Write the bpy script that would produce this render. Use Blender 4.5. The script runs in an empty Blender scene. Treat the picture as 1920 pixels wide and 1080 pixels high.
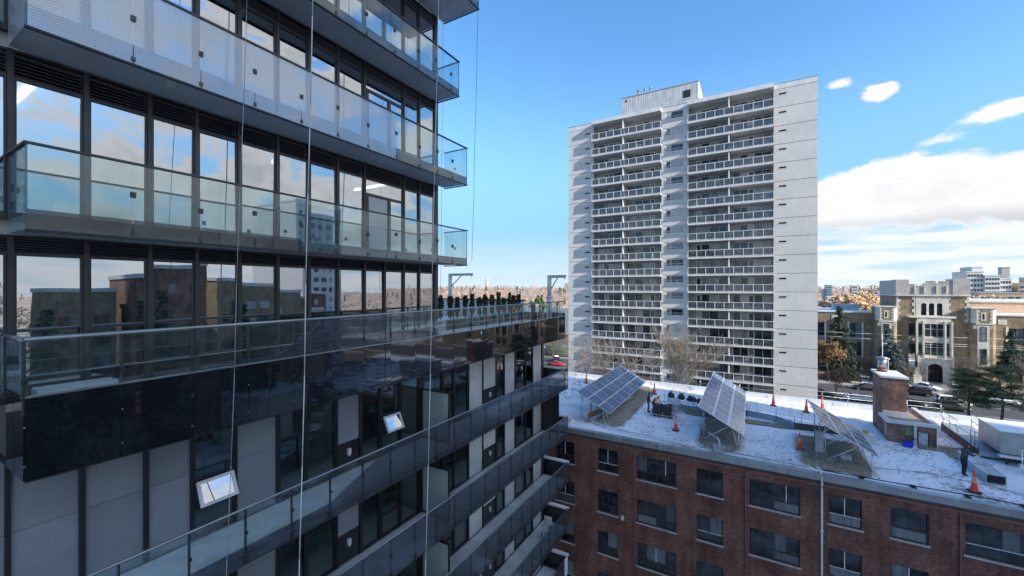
import bpy, bmesh, math, random
from mathutils import Vector, Matrix, noise as mnoise
R = math.radians
rnd = random.Random(11)
scene = bpy.context.scene
C = scene.collection

# ---------------------------------------------------------------- camera
CAMZ = 22.5
cd = bpy.data.cameras.new('camera'); cam = bpy.data.objects.new('camera', cd); C.objects.link(cam)
cd.sensor_width = 36.0; cd.lens = 769.0 / 1920.0 * 36.0
cd.clip_start = 0.05; cd.clip_end = 20000.0
cam.location = (0, 0, CAMZ); cam.rotation_euler = (R(90), 0, R(30.3))
scene.camera = cam

# ---------------------------------------------------------------- sun, sky, exposure
SUN_AZ = 104.0      # clockwise from +Y
SUN_EL = 24.0
SKY_STRENGTH = 0.11
SUN_STRENGTH = 2.7
sun_dir = Vector((math.sin(R(SUN_AZ)) * math.cos(R(SUN_EL)), math.cos(R(SUN_AZ)) * math.cos(R(SUN_EL)), math.sin(R(SUN_EL))))
sl = bpy.data.lights.new('sun', 'SUN'); sl.energy = SUN_STRENGTH; sl.angle = R(0.53); sl.color = (1.0, 0.92, 0.80)
so = bpy.data.objects.new('sun', sl); C.objects.link(so)
so.rotation_euler = (-sun_dir).to_track_quat('-Z', 'Y').to_euler(); so.location = (60, -20, 80)

world = bpy.data.worlds.new('World'); scene.world = world; world.use_nodes = True


class NT:
    """small helper to wire nodes"""
    def __init__(self, nt):
        self.nt = nt; nt.nodes.clear()
    def n(self, t, **kw):
        nd = self.nt.nodes.new(t)
        for k, v in kw.items():
            setattr(nd, k, v)
        return nd
    def l(self, a, b):
        self.nt.links.new(a, b)
    def val(self, sock, v):
        if isinstance(v, (int, float)):
            sock.default_value = v
        elif isinstance(v, (tuple, list)):
            sock.default_value = v
        else:
            self.l(v, sock)
    def math(self, op, a, b=0.0, c=None, clamp=False):
        nd = self.n('ShaderNodeMath', operation=op); nd.use_clamp = clamp
        self.val(nd.inputs[0], a); self.val(nd.inputs[1], b)
        if c is not None:
            self.val(nd.inputs[2], c)
        return nd.outputs[0]
    def mix(self, fac, a, b, blend='MIX'):
        nd = self.n('ShaderNodeMix', data_type='RGBA', blend_type=blend)
        self.val(nd.inputs[0], fac)
        self.val(nd.inputs[6], a if not isinstance(a, tuple) or len(a) == 4 else (*a, 1))
        self.val(nd.inputs[7], b if not isinstance(b, tuple) or len(b) == 4 else (*b, 1))
        return nd.outputs[2]
    def noise(self, vec, scale, detail=4.0, rough=0.55):
        nd = self.n('ShaderNodeTexNoise'); self.l(vec, nd.inputs['Vector'])
        nd.inputs['Scale'].default_value = scale; nd.inputs['Detail'].default_value = detail; nd.inputs['Roughness'].default_value = rough
        return nd.outputs['Fac']
    def smooth(self, v, lo, hi, a=0.0, b=1.0):
        nd = self.n('ShaderNodeMapRange', interpolation_type='SMOOTHSTEP'); self.val(nd.inputs[0], v)
        nd.inputs[1].default_value = lo; nd.inputs[2].default_value = hi; nd.inputs[3].default_value = a; nd.inputs[4].default_value = b
        return nd.outputs[0]
    def vmul(self, v, t):
        nd = self.n('ShaderNodeVectorMath', operation='MULTIPLY'); self.l(v, nd.inputs[0]); nd.inputs[1].default_value = t
        return nd.outputs[0]


def build_world():
    t = NT(world.node_tree)
    out = t.n('ShaderNodeOutputWorld'); bg = t.n('ShaderNodeBackground'); bg.inputs[1].default_value = SKY_STRENGTH
    t.l(bg.outputs[0], out.inputs[0])
    sky = t.n('ShaderNodeTexSky', sky_type='NISHITA', sun_disc=False)
    sky.sun_elevation = R(SUN_EL); sky.sun_rotation = R(SUN_AZ)
    sky.altitude = 100; sky.air_density = 1.0; sky.dust_density = 0.4; sky.ozone_density = 2.2
    hs = t.n('ShaderNodeHueSaturation'); hs.inputs['Saturation'].default_value = 1.22; hs.inputs['Value'].default_value = 1.0
    t.l(sky.outputs[0], hs.inputs['Color'])
    tc = t.n('ShaderNodeTexCoord'); d = tc.outputs['Generated']
    sp = t.n('ShaderNodeSeparateXYZ'); t.l(d, sp.inputs[0])
    x, y, z = sp.outputs
    az = t.math('MULTIPLY', t.math('ARCTAN2', x, y), 57.2958)      # degrees clockwise from +Y
    el = t.math('MULTIPLY', t.math('ARCSINE', z), 57.2958)
    # cloud space: azimuth / elevation sphere, squashed in height
    cv = t.n('ShaderNodeCombineXYZ'); t.l(x, cv.inputs[0]); t.l(y, cv.inputs[1]); t.l(t.math('MULTIPLY', z, 1.9), cv.inputs[2])
    cv = cv.outputs[0]
    wp = t.n('ShaderNodeTexNoise'); t.l(cv, wp.inputs['Vector']); wp.inputs['Scale'].default_value = 5.0; wp.inputs['Detail'].default_value = 3
    wv = t.n('ShaderNodeVectorMath', operation='MULTIPLY_ADD'); t.l(wp.outputs['Color'], wv.inputs[0]); wv.inputs[1].default_value = (0.13, 0.13, 0.13); t.l(cv, wv.inputs[2])
    big = t.noise(wv.outputs[0], 5.2, 7.0, 0.56)
    fine = t.noise(wv.outputs[0], 15.0, 6.0, 0.6)
    def blob(a0, aw, e0, ew, amp):
        da = t.math('DIVIDE', t.math('SUBTRACT', az, a0), aw); de = t.math('DIVIDE', t.math('SUBTRACT', el, e0), ew)
        q = t.math('ADD', t.math('MULTIPLY', da, da), t.math('MULTIPLY', de, de))
        return t.math('MULTIPLY', t.math('EXPONENT', t.math('MULTIPLY', q, -1.0)), amp)
    # the fair-weather cumulus field: a bank low in the south-east that runs on round the south, clear to the north
    south = t.smooth(az, 4.0, 26.0)
    south = t.math('MULTIPLY', south, t.smooth(az, 150.0, 175.0, 1.0, 0.4))
    bank = t.math('MULTIPLY', t.math('MULTIPLY', t.smooth(el, 4.4, 5.6), t.smooth(el, 10.5, 14.5, 1.0, 0.25)), t.math('MULTIPLY', south, 0.17))
    high = t.math('MULTIPLY', t.smooth(az, 24.0, 44.0), t.math('MULTIPLY', t.smooth(el, 9.0, 14.0), 0.10))
    bias = t.math('ADD', t.math('ADD', bank, high), t.math('MULTIPLY', t.math('SUBTRACT', south, 1.0), 0.07))
    for b in ((10.0, 5.5, 10.0, 3.3, 0.40), (19.0, 7.0, 8.2, 2.4, 0.32), (5.5, 4.0, 8.8, 2.6, 0.37), (20.0, 3.2, 15.4, 1.0, 0.24), (16.0, 2.6, 14.1, 0.7, 0.15), (11.8, 2.0, 19.6, 0.9, 0.30),
              (8.2, 2.2, 21.4, 1.0, 0.30), (10.3, 1.5, 15.9, 0.5, 0.10)):
        bias = t.math('ADD', bias, blob(*b))
    dens = t.math('ADD', t.math('ADD', t.math('MULTIPLY', big, 0.68), t.math('MULTIPLY', fine, 0.32)), bias)
    a = t.math('MULTIPLY', t.smooth(dens, 0.60, 0.70), t.smooth(el, 4.3, 5.8))
    # flat layered streaks low over the horizon
    sv = t.n('ShaderNodeCombineXYZ'); t.l(x, sv.inputs[0]); t.l(y, sv.inputs[1]); t.l(t.math('MULTIPLY', z, 9.0), sv.inputs[2])
    st = t.noise(sv.outputs[0], 6.0, 5.0, 0.55)
    lowm = t.math('MULTIPLY', t.smooth(el, 5.0, 7.5, 1.0, 0.0), t.smooth(az, -12.0, 8.0, 0.12, 0.95))
    a2 = t.math('MULTIPLY', t.smooth(st, 0.28, 0.56), lowm)
    # lit tops, grey flat bases
    lit = t.smooth(t.math('SUBTRACT', t.math('ADD', t.math('MULTIPLY', fine, 0.6), t.math('MULTIPLY', el, 0.055)), t.math('MULTIPLY', t.math('SUBTRACT', dens, 0.6), 0.15)), 0.62, 0.92)
    lit = t.math('MAXIMUM', lit, t.smooth(dens, 0.74, 0.62))
    lit = t.math('MAXIMUM', lit, t.math('MULTIPLY', t.smooth(el, 5.8, 8.2, 0.0, 1.0), t.smooth(fine, 0.38, 0.56, 0.72, 1.0)))
    lit = t.math('MULTIPLY', lit, t.math('SUBTRACT', 1.0, t.math('MULTIPLY', t.smooth(az, 25.0, 45.0), t.smooth(dens, 0.66, 0.80, 0.0, 0.75))))   # towards the sun: bright rims, grey cores
    ccol = t.mix(lit, (2.05, 2.12, 2.28), (3.3, 3.24, 3.2))
    sky_c = t.mix(t.smooth(el, 5.0, 27.0, 0.92, 0.0), hs.outputs[0], (0.92, 1.95, 3.0))      # paler air towards the horizon, all round
    sky_c = t.mix(t.smooth(el, -1.0, 9.0, 1.0, 0.0), sky_c, (2.1, 2.7, 3.12))
    col = t.mix(a2, sky_c, (3.0, 3.12, 3.3))
    col = t.mix(t.math('MULTIPLY', a, 0.97), col, ccol)
    t.l(col, bg.inputs[0])


build_world()
vs = scene.view_settings
vs.view_transform = 'Standard'; vs.look = 'None'; vs.gamma = 1.0; vs.use_curve_mapping = False
vs.exposure = 1.57
cy = scene.cycles
cy.use_denoising = True
cy.max_bounces = 10; cy.diffuse_bounces = 3; cy.glossy_bounces = 5; cy.transmission_bounces = 6; cy.transparent_max_bounces = 24
cy.caustics_reflective = False; cy.caustics_refractive = False
cy.sample_clamp_indirect = 6.0

# ---------------------------------------------------------------- materials
M = {}


def principled(name, base=(0.5, 0.5, 0.5), rough=0.6, metal=0.0, var=0.0, vscale=1.5, fine=0.0, fscale=25.0, bump=0.0, bscale=40.0, rvar=0.0, spec=0.5, streak=0.0, emit=None):
    m = bpy.data.materials.new(name); m.use_nodes = True; t = NT(m.node_tree)
    out = t.n('ShaderNodeOutputMaterial'); b = t.n('ShaderNodeBsdfPrincipled'); t.l(b.outputs[0], out.inputs[0])
    g = t.n('ShaderNodeNewGeometry'); pos = g.outputs['Position']
    col = None
    c4 = (*base, 1)
    if var or fine or streak or rvar:
        f = t.smooth(t.noise(pos, vscale, 5.0), 0.3, 0.7, 1.0 - var, 1.0 + var)
        if fine:
            f = t.math('MULTIPLY', f, t.smooth(t.noise(pos, fscale, 3.0), 0.3, 0.7, 1.0 - fine, 1.0 + fine))
        if streak:
            sv = t.vmul(pos, (6.0, 6.0, 0.35))
            f = t.math('MULTIPLY', f, t.smooth(t.noise(sv, 1.0, 4.0), 0.35, 0.65, 1.0 - streak, 1.0 + 0.3 * streak))
        if rvar:
            oi = t.n('ShaderNodeObjectInfo')
            f = t.math('MULTIPLY', f, t.math('ADD', t.math('MULTIPLY', oi.outputs['Random'], 2 * rvar), 1.0 - rvar))
        vm = t.n('ShaderNodeVectorMath', operation='SCALE'); vm.inputs[0].default_value = base; t.l(f, vm.inputs['Scale'])
        col = vm.outputs[0]
        t.l(col, b.inputs['Base Color'])
    else:
        b.inputs['Base Color'].default_value = c4
    b.inputs['Roughness'].default_value = rough; b.inputs['Metallic'].default_value = metal
    b.inputs['Specular IOR Level'].default_value = spec
    if bump:
        bp = t.n('ShaderNodeBump'); bp.inputs['Strength'].default_value = bump; bp.inputs['Distance'].default_value = 0.02
        t.l(t.noise(pos, bscale, 4.0), bp.inputs['Height']); t.l(bp.outputs[0], b.inputs['Normal'])
    if emit:
        b.inputs['Emission Color'].default_value = (*emit[0], 1); b.inputs['Emission Strength'].default_value = emit[1]
    M[name] = m
    return m


def glass(name, tint, ior, dots=None, dotcol=(0.02, 0.02, 0.025), solid=0.0, pitch=0.03, dirt=0.0, axis='YZ', rough=0.0, wob=0.0):
    """thin architectural glass: see-through plus mirror reflection; dots = share of the area covered by printed dots"""
    m = bpy.data.materials.new(name); m.use_nodes = True; t = NT(m.node_tree)
    out = t.n('ShaderNodeOutputMaterial')
    tr = t.n('ShaderNodeBsdfTransparent'); tr.inputs[0].default_value = (*tint, 1)
    g = t.n('ShaderNodeNewGeometry'); pos = g.outputs['Position']
    base = tr.outputs[0]
    if dots:
        df = t.n('ShaderNodeBsdfDiffuse'); df.inputs[0].default_value = (*dotcol, 1)
        sp = t.n('ShaderNodeSeparateXYZ'); t.l(pos, sp.inputs[0])
        u = t.math('ADD', sp.outputs[0], sp.outputs[1]); v = sp.outputs[2]
        k = math.pi / pitch
        p = t.math('MULTIPLY', t.math('SINE', t.math('MULTIPLY', t.math('ADD', u, v), k)), t.math('SINE', t.math('MULTIPLY', t.math('SUBTRACT', u, v), k)))
        p = t.math('ABSOLUTE', p)
        th = (1.0 - dots)
        fac = t.smooth(p, th * 0.62 - 0.05, th * 0.62 + 0.05)
        if solid:
            fac = t.math('MAXIMUM', fac, solid)
        mx = t.n('ShaderNodeMixShader'); t.l(fac, mx.inputs[0]); t.l(base, mx.inputs[1]); t.l(df.outputs[0], mx.inputs[2]); base = mx.outputs[0]
    if dirt:
        df = t.n('ShaderNodeBsdfDiffuse'); df.inputs[0].default_value = (0.5, 0.52, 0.55, 1)
        mx = t.n('ShaderNodeMixShader'); t.l(t.smooth(t.noise(pos, 2.2, 5.0), 0.35, 0.75, 0.3 * dirt, dirt), mx.inputs[0]); t.l(base, mx.inputs[1]); t.l(df.outputs[0], mx.inputs[2]); base = mx.outputs[0]
    gl = t.n('ShaderNodeBsdfGlossy'); gl.inputs['Roughness'].default_value = rough; gl.inputs[0].default_value = (0.95, 0.97, 1.0, 1)
    if wob:
        bp = t.n('ShaderNodeBump'); bp.inputs['Strength'].default_value = wob; bp.inputs['Distance'].default_value = 0.05
        t.l(t.noise(pos, 0.9, 1.0), bp.inputs['Height']); t.l(bp.outputs[0], gl.inputs['Normal'])
    fr = t.n('ShaderNodeFresnel')
    t.l(t.math('POWER', ior, t.math('MULTIPLY_ADD', g.outputs['Backfacing'], -2.0, 1.0)), fr.inputs[0])   # same mirror share from both sides
    mx = t.n('ShaderNodeMixShader'); t.l(fr.outputs[0], mx.inputs[0]); t.l(base, mx.inputs[1]); t.l(gl.outputs[0], mx.inputs[2])
    t.l(mx.outputs[0], out.inputs[0])
    M[name] = m
    return m


def brickmat(name, c1, c2, mortar, bw=0.22, bh=0.075, mw=0.012, var=0.25, rough=0.85, stain=0.3):
    m = bpy.data.materials.new(name); m.use_nodes = True; t = NT(m.node_tree)
    out = t.n('ShaderNodeOutputMaterial'); b = t.n('ShaderNodeBsdfPrincipled'); t.l(b.outputs[0], out.inputs[0])
    g = t.n('ShaderNodeNewGeometry'); sp = t.n('ShaderNodeSeparateXYZ'); t.l(g.outputs['Position'], sp.inputs[0])
    cv = t.n('ShaderNodeCombineXYZ'); t.l(t.math('ADD', sp.outputs[0], sp.outputs[1]), cv.inputs[0]); t.l(sp.outputs[2], cv.inputs[1])
    bt = t.n('ShaderNodeTexBrick'); t.l(cv.outputs[0], bt.inputs['Vector'])
    bt.inputs['Color1'].default_value = (*c1, 1); bt.inputs['Color2'].default_value = (*c2, 1); bt.inputs['Mortar'].default_value = (*mortar, 1)
    bt.inputs['Scale'].default_value = 1.0; bt.inputs['Brick Width'].default_value = bw; bt.inputs['Row Height'].default_value = bh
    bt.inputs['Mortar Size'].default_value = mw; bt.inputs['Bias'].default_value = 0.0
    f = t.smooth(t.noise(g.outputs['Position'], 0.6, 6.0, 0.6), 0.3, 0.7, 1.0 - stain, 1.0 + stain)
    f = t.math('MULTIPLY', f, t.smooth(t.noise(t.vmul(g.outputs['Position'], (5.0, 5.0, 14.0)), 1.0, 2.0), 0.3, 0.7, 1.0 - var, 1.0 + var))
    f = t.math('MULTIPLY', f, t.smooth(t.noise(t.vmul(g.outputs['Position'], (2.2, 2.2, 0.22)), 1.0, 5.0, 0.6), 0.36, 0.62, 1.0 - 0.7 * stain, 1.0 + 0.25 * stain))   # rain streaks
    vm = t.n('ShaderNodeVectorMath', operation='SCALE'); t.l(bt.outputs['Color'], vm.inputs[0]); t.l(f, vm.inputs['Scale'])
    t.l(vm.outputs[0], b.inputs['Base Color']); b.inputs['Roughness'].default_value = rough; b.inputs['Specular IOR Level'].default_value = 0.2
    bp = t.n('ShaderNodeBump'); bp.inputs['Strength'].default_value = 0.5; bp.inputs['Distance'].default_value = 0.01; bp.invert = True
    t.l(bt.outputs['Fac'], bp.inputs['Height']); t.l(bp.outputs[0], b.inputs['Normal'])
    M[name] = m
    return m


def snowmat(name, ground, thr, scale=7.0, white=(0.80, 0.83, 0.88), big=0.5):
    """thin snow with the surface below showing through in specks and patches"""
    m = bpy.data.materials.new(name); m.use_nodes = True; t = NT(m.node_tree)
    out = t.n('ShaderNodeOutputMaterial'); b = t.n('ShaderNodeBsdfPrincipled'); t.l(b.outputs[0], out.inputs[0])
    g = t.n('ShaderNodeNewGeometry'); pos = g.outputs['Position']
    n1 = t.noise(pos, scale, 6.0, 0.72); n2 = t.noise(pos, scale * 0.06, 4.0, 0.6)
    s = t.math('ADD', t.math('MULTIPLY', n1, 1.0 - big), t.math('MULTIPLY', n2, big))
    fac = t.smooth(s, thr - 0.045, thr + 0.045)
    gn = t.smooth(t.noise(pos, scale * 2.0, 4.0, 0.7), 0.3, 0.7, 0.6, 1.4)
    vm = t.n('ShaderNodeVectorMath', operation='SCALE'); vm.inputs[0].default_value = ground; t.l(gn, vm.inputs['Scale'])
    t.l(t.mix(fac, (*white, 1), vm.outputs[0]), b.inputs['Base Color'])
    b.inputs['Roughness'].default_value = 0.8; b.inputs['Specular IOR Level'].default_value = 0.25
    bp = t.n('ShaderNodeBump'); bp.inputs['Strength'].default_value = 0.6; bp.inputs['Distance'].default_value = 0.04
    t.l(t.math('SUBTRACT', t.noise(pos, scale * 1.3, 5.0, 0.65), fac), bp.inputs['Height']); t.l(bp.outputs[0], b.inputs['Normal'])
    M[name] = m
    return m


def panemat(name, dark, light, share, rough=0.05, curtain=None):
    """far window pane: dark glass; behind some of them a blind or curtain, chosen pane by pane"""
    m = bpy.data.materials.new(name); m.use_nodes = True; t = NT(m.node_tree)
    out = t.n('ShaderNodeOutputMaterial'); b = t.n('ShaderNodeBsdfPrincipled'); t.l(b.outputs[0], out.inputs[0])
    oi = t.n('ShaderNodeObjectInfo'); g = t.n('ShaderNodeNewGeometry'); pos = g.outputs['Position']
    pick = t.smooth(oi.outputs['Random'], 1 - share - 0.001, 1 - share + 0.001)
    r2 = t.math('FRACT', t.math('MULTIPLY', oi.outputs['Random'], 37.0))
    folds = t.smooth(t.noise(t.vmul(pos, (9.0, 9.0, 0.3)), 1.0, 2.0), 0.3, 0.7, 0.75, 1.15)
    vm = t.n('ShaderNodeVectorMath', operation='SCALE'); vm.inputs[0].default_value = light
    t.l(t.math('MULTIPLY', folds, t.math('ADD', t.math('MULTIPLY', r2, 0.7), 0.45)), vm.inputs['Scale'])
    inner = t.smooth(t.noise(pos, 1.6, 3.0), 0.35, 0.75, 0.5, 2.2)
    vd = t.n('ShaderNodeVectorMath', operation='SCALE'); vd.inputs[0].default_value = dark; t.l(inner, vd.inputs['Scale'])
    t.l(t.mix(pick, vd.outputs[0], vm.outputs[0]), b.inputs['Base Color'])
    b.inputs['Roughness'].default_value = rough; b.inputs['Specular IOR Level'].default_value = 0.7
    M[name] = m
    return m


principled('black_metal', (0.018, 0.018, 0.020), 0.42, 0.0, var=0.2, vscale=3, fine=0.15)
principled('louvre_metal', (0.055, 0.055, 0.060), 0.45, 0.2, var=0.15)
principled('frame_metal', (0.065, 0.064, 0.064), 0.4, 0.3, var=0.15, streak=0.2)
principled('rail_metal', (0.30, 0.33, 0.36), 0.32, 0.75, var=0.15)
principled('dark_rail', (0.06, 0.065, 0.07), 0.38, 0.4, var=0.15)
principled('steel', (0.42, 0.44, 0.46), 0.35, 0.85, var=0.15)
principled('galv', (0.50, 0.53, 0.56), 0.42, 0.55, var=0.18, vscale=2, streak=0.15)
principled('soffit', (0.52, 0.56, 0.61), 0.85, var=0.08, vscale=0.8, fine=0.05)
principled('slab_edge', (0.10, 0.105, 0.115), 0.7, var=0.12)
principled('deck', (0.68, 0.71, 0.73), 0.8, var=0.12, vscale=1.2, fine=0.06)
principled('grey_panel', (0.225, 0.245, 0.275), 0.55, var=0.08, vscale=0.9, fine=0.05, rvar=0.10, spec=0.45)
principled('light_panel', (0.62, 0.61, 0.58), 0.5, var=0.08, rvar=0.08)
principled('dark_panel', (0.028, 0.029, 0.032), 0.3, var=0.2)
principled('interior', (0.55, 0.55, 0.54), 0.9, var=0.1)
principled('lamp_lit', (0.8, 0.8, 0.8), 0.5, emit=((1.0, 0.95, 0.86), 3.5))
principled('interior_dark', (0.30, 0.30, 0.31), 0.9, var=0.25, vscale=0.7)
principled('blind', (0.52, 0.53, 0.55), 0.85, var=0.06, rvar=0.12)
principled('white_wall', (0.68, 0.67, 0.63), 0.8, var=0.06, fine=0.04)
principled('white_paint', (0.62, 0.63, 0.64), 0.55, var=0.06, streak=0.08)
principled('white_trim', (0.66, 0.67, 0.68), 0.5, var=0.08)
principled('concrete', (0.56, 0.56, 0.555), 0.88, var=0.05, vscale=0.3, fine=0.03, fscale=6, streak=0.065, rvar=0.03)
principled('concrete_white', (0.60, 0.61, 0.62), 0.85, var=0.06, vscale=0.7, streak=0.10)
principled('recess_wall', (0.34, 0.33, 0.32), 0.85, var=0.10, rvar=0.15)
principled('slot_dark', (0.012, 0.012, 0.013), 0.8)
principled('pent_metal', (0.55, 0.56, 0.57), 0.55, 0.1, var=0.10, vscale=0.8, streak=0.25)
brickmat('brick', (0.245, 0.085, 0.057), (0.135, 0.051, 0.039), (0.19, 0.135, 0.11), mw=0.013, stain=0.30)
brickmat('brick_red', (0.27, 0.10, 0.065), (0.16, 0.062, 0.044), (0.26, 0.21, 0.18), stain=0.38, mw=0.014)
brickmat('brick_tan', (0.31, 0.235, 0.14), (0.205, 0.155, 0.095), (0.36, 0.31, 0.23), bw=0.9, bh=0.26, mw=0.03, stain=0.22)
brickmat('siding', (0.10, 0.095, 0.09), (0.07, 0.066, 0.065), (0.03, 0.03, 0.03), bw=4.0, bh=0.13, mw=0.02, stain=0.1)
principled('stone', (0.64, 0.60, 0.52), 0.85, var=0.14, vscale=0.8, fine=0.10, fscale=5, streak=0.10)
principled('stone_grey', (0.45, 0.42, 0.39), 0.88, var=0.16, vscale=0.6, fine=0.08, fscale=4, streak=0.12)
principled('sill', (0.44, 0.43, 0.42), 0.8, var=0.15)
principled('coping', (0.34, 0.37, 0.40), 0.4, 0.5, var=0.12, rvar=0.08, streak=0.1)
principled('pipe_red', (0.20, 0.085, 0.065), 0.6, var=0.2)
principled('solar_cell', (0.085, 0.15, 0.27), 0.12, 0.0, var=0.12, vscale=1.2, rvar=0.22, spec=0.8)
principled('solar_line', (0.55, 0.58, 0.62), 0.4, 0.3)
principled('alu', (0.80, 0.82, 0.84), 0.35, 0.6, var=0.08)
principled('cone_orange', (0.92, 0.075, 0.045), 0.45, var=0.08)
principled('cone_white', (0.90, 0.30, 0.24), 0.4)
principled('rubber', (0.018, 0.018, 0.018), 0.75, var=0.2)
principled('bin_plastic', (0.022, 0.023, 0.026), 0.4, var=0.2)
principled('blue_plastic', (0.012, 0.045, 0.55), 0.4, var=0.08)
principled('blue_grey', (0.27, 0.36, 0.44), 0.5, 0.1, var=0.10, rvar=0.06)
principled('green_panel', (0.17, 0.20, 0.09), 0.6, var=0.15)
principled('wood_tan', (0.50, 0.33, 0.16), 0.7, var=0.15)
principled('ramp_deck', (0.36, 0.40, 0.45), 0.5, 0.3, var=0.15)
principled('unit_metal', (0.42, 0.44, 0.45), 0.5, 0.25, var=0.10, streak=0.12)
principled('felt', (0.09, 0.085, 0.08), 0.95, var=0.25, fine=0.2)
principled('gravel_brown', (0.29, 0.25, 0.20), 0.95, var=0.35, vscale=3, fine=0.45, fscale=30, bump=0.8, bscale=30)
principled('dry_grass', (0.46, 0.39, 0.26), 0.9, var=0.35, vscale=4)
principled('asphalt', (0.062, 0.064, 0.068), 0.88, var=0.22, vscale=0.35, fine=0.15, fscale=4)
principled('kerb', (0.34, 0.34, 0.33), 0.9, var=0.15)
principled('pavement', (0.30, 0.295, 0.285), 0.9, var=0.15, vscale=0.5)
principled('marking', (0.62, 0.62, 0.60), 0.8, var=0.15)
principled('bark', (0.12, 0.10, 0.085), 0.95, var=0.3, vscale=6)
principled('bark_pale', (0.27, 0.24, 0.205), 0.95, var=0.3, vscale=5)
principled('bark_frost', (0.27, 0.235, 0.205), 0.95, var=0.25, vscale=3)
principled('bark_dark', (0.055, 0.047, 0.04), 0.95, var=0.3, vscale=6)
principled('needle', (0.052, 0.085, 0.058), 0.85, var=0.45, vscale=1.4)
principled('needle_blue', (0.12, 0.155, 0.15), 0.85, var=0.45, vscale=1.4)
principled('pine_leaf', (0.075, 0.105, 0.058), 0.85, var=0.5, vscale=0.9)
principled('leaf_brown', (0.20, 0.125, 0.055), 0.9, var=0.45, vscale=1.2)
principled('leaf_red', (0.22, 0.05, 0.035), 0.9, var=0.4)
principled('shrub_leaf', (0.040, 0.050, 0.022), 0.85, var=0.4, vscale=6)
principled('wood_orange', (0.43, 0.29, 0.205), 0.95, var=0.4, vscale=0.05)
principled('wood_brown', (0.37, 0.27, 0.21), 0.95, var=0.4, vscale=0.05)
principled('wood_green', (0.045, 0.058, 0.042), 0.95, var=0.35, vscale=0.05)
principled('tree_gold', (0.62, 0.42, 0.26), 0.95, var=0.25, vscale=0.3)
principled('skin', (0.42, 0.25, 0.18), 0.6)
principled('jacket_dark', (0.022, 0.024, 0.030), 0.8, var=0.3, vscale=5)
principled('jacket_grey', (0.065, 0.062, 0.070), 0.8, var=0.3, vscale=5)
principled('trouser_tan', (0.15, 0.105, 0.065), 0.85, var=0.25, vscale=5)
principled('trouser_dark', (0.018, 0.019, 0.030), 0.85, var=0.25, vscale=5)
principled('boot', (0.015, 0.014, 0.013), 0.7)
principled('hivis_orange', (1.0, 0.22, 0.03), 0.7, var=0.12, vscale=5)
principled('hivis_yellow', (0.50, 0.78, 0.04), 0.7, var=0.12, vscale=5)
principled('reflective', (0.62, 0.62, 0.60), 0.4)
principled('rope_white', (0.62, 0.64, 0.63), 0.7)
principled('rope_grey', (0.34, 0.37, 0.40), 0.7)
principled('wire', (0.50, 0.52, 0.54), 0.5)
principled('lamp_white', (0.75, 0.75, 0.73), 0.4)
principled('cream', (0.62, 0.42, 0.27), 0.85, var=0.1)
principled('far_white', (0.66, 0.645, 0.61), 0.8, var=0.06)
principled('far_tan', (0.45, 0.38, 0.31), 0.85, var=0.1)
principled('far_teal', (0.30, 0.42, 0.44), 0.5, var=0.1)
principled('far_grey', (0.42, 0.41, 0.40), 0.8, var=0.1)
principled('far_pane', (0.06, 0.075, 0.09), 0.2)
for nm, col, mt in (('car_silver', (0.52, 0.54, 0.56), 0.5), ('car_white', (0.72, 0.72, 0.71), 0.0), ('car_black', (0.018, 0.019, 0.022), 0.1), ('car_grey', (0.075, 0.078, 0.085), 0.5), ('car_red', (0.50, 0.02, 0.02), 0.1)):
    principled(nm, col, 0.28, mt, var=0.05)
principled('car_glass', (0.02, 0.024, 0.028), 0.06, spec=0.8)
principled('tyre', (0.02, 0.02, 0.02), 0.85)
principled('rim', (0.40, 0.40, 0.41), 0.35, 0.7)
principled('tail_red', (0.35, 0.01, 0.01), 0.3)
principled('sheet_white', (0.66, 0.67, 0.68), 0.8, var=0.08)
snowmat('snow', (0.20, 0.17, 0.13), 0.60, 9.0, big=0.35)
snowmat('snow_roof', (0.26, 0.26, 0.27), 0.562, 6.0, big=0.36, white=(0.84, 0.87, 0.92))
principled('trodden', (0.40, 0.41, 0.43), 0.9, var=0.25, vscale=6)
snowmat('snow_clean', (0.30, 0.30, 0.30), 0.72, 5.0)
snowmat('snow_lawn', (0.135, 0.115, 0.065), 0.53, 2.0, big=0.6)
snowmat('leaf_litter', (0.17, 0.13, 0.09), 0.43, 1.2, big=0.5)
snowmat('ground_mix', (0.11, 0.10, 0.075), 0.47, 0.3, big=0.6)
glass('guard_glass', (0.86, 0.93, 0.93), 1.55, dirt=0.05)
glass('tower_guard', (0.46, 0.49, 0.53), 1.55, dirt=0.16)
glass('sash_glass', (0.4, 0.45, 0.48), 7.0)
glass('guard_edge', (0.35, 0.55, 0.55), 1.6)
glass('frit_light', (0.86, 0.92, 0.95), 1.8, dots=0.44, dotcol=(0.62, 0.68, 0.76), pitch=0.042)
glass('frit_fine', (0.86, 0.92, 0.95), 1.8, dots=0.34, dotcol=(0.60, 0.65, 0.72), pitch=0.028)
glass('frit_dark', (0.66, 0.75, 0.78), 1.6, dots=0.40, dotcol=(0.05, 0.055, 0.065), pitch=0.03)
glass('frit_tint', (0.72, 0.80, 0.84), 1.6, dots=0.24, dotcol=(0.075, 0.085, 0.105), pitch=0.03, dirt=0.012)
glass('window_glass', (0.50, 0.56, 0.58), 5.2, wob=0.03)
glass('window_low', (0.62, 0.70, 0.68), 1.9, wob=0.012)
glass('screen_glass', (0.50, 0.66, 0.64), 1.5, dots=0.9, dotcol=(0.34, 0.43, 0.43), pitch=0.01, solid=0.6)


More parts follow.
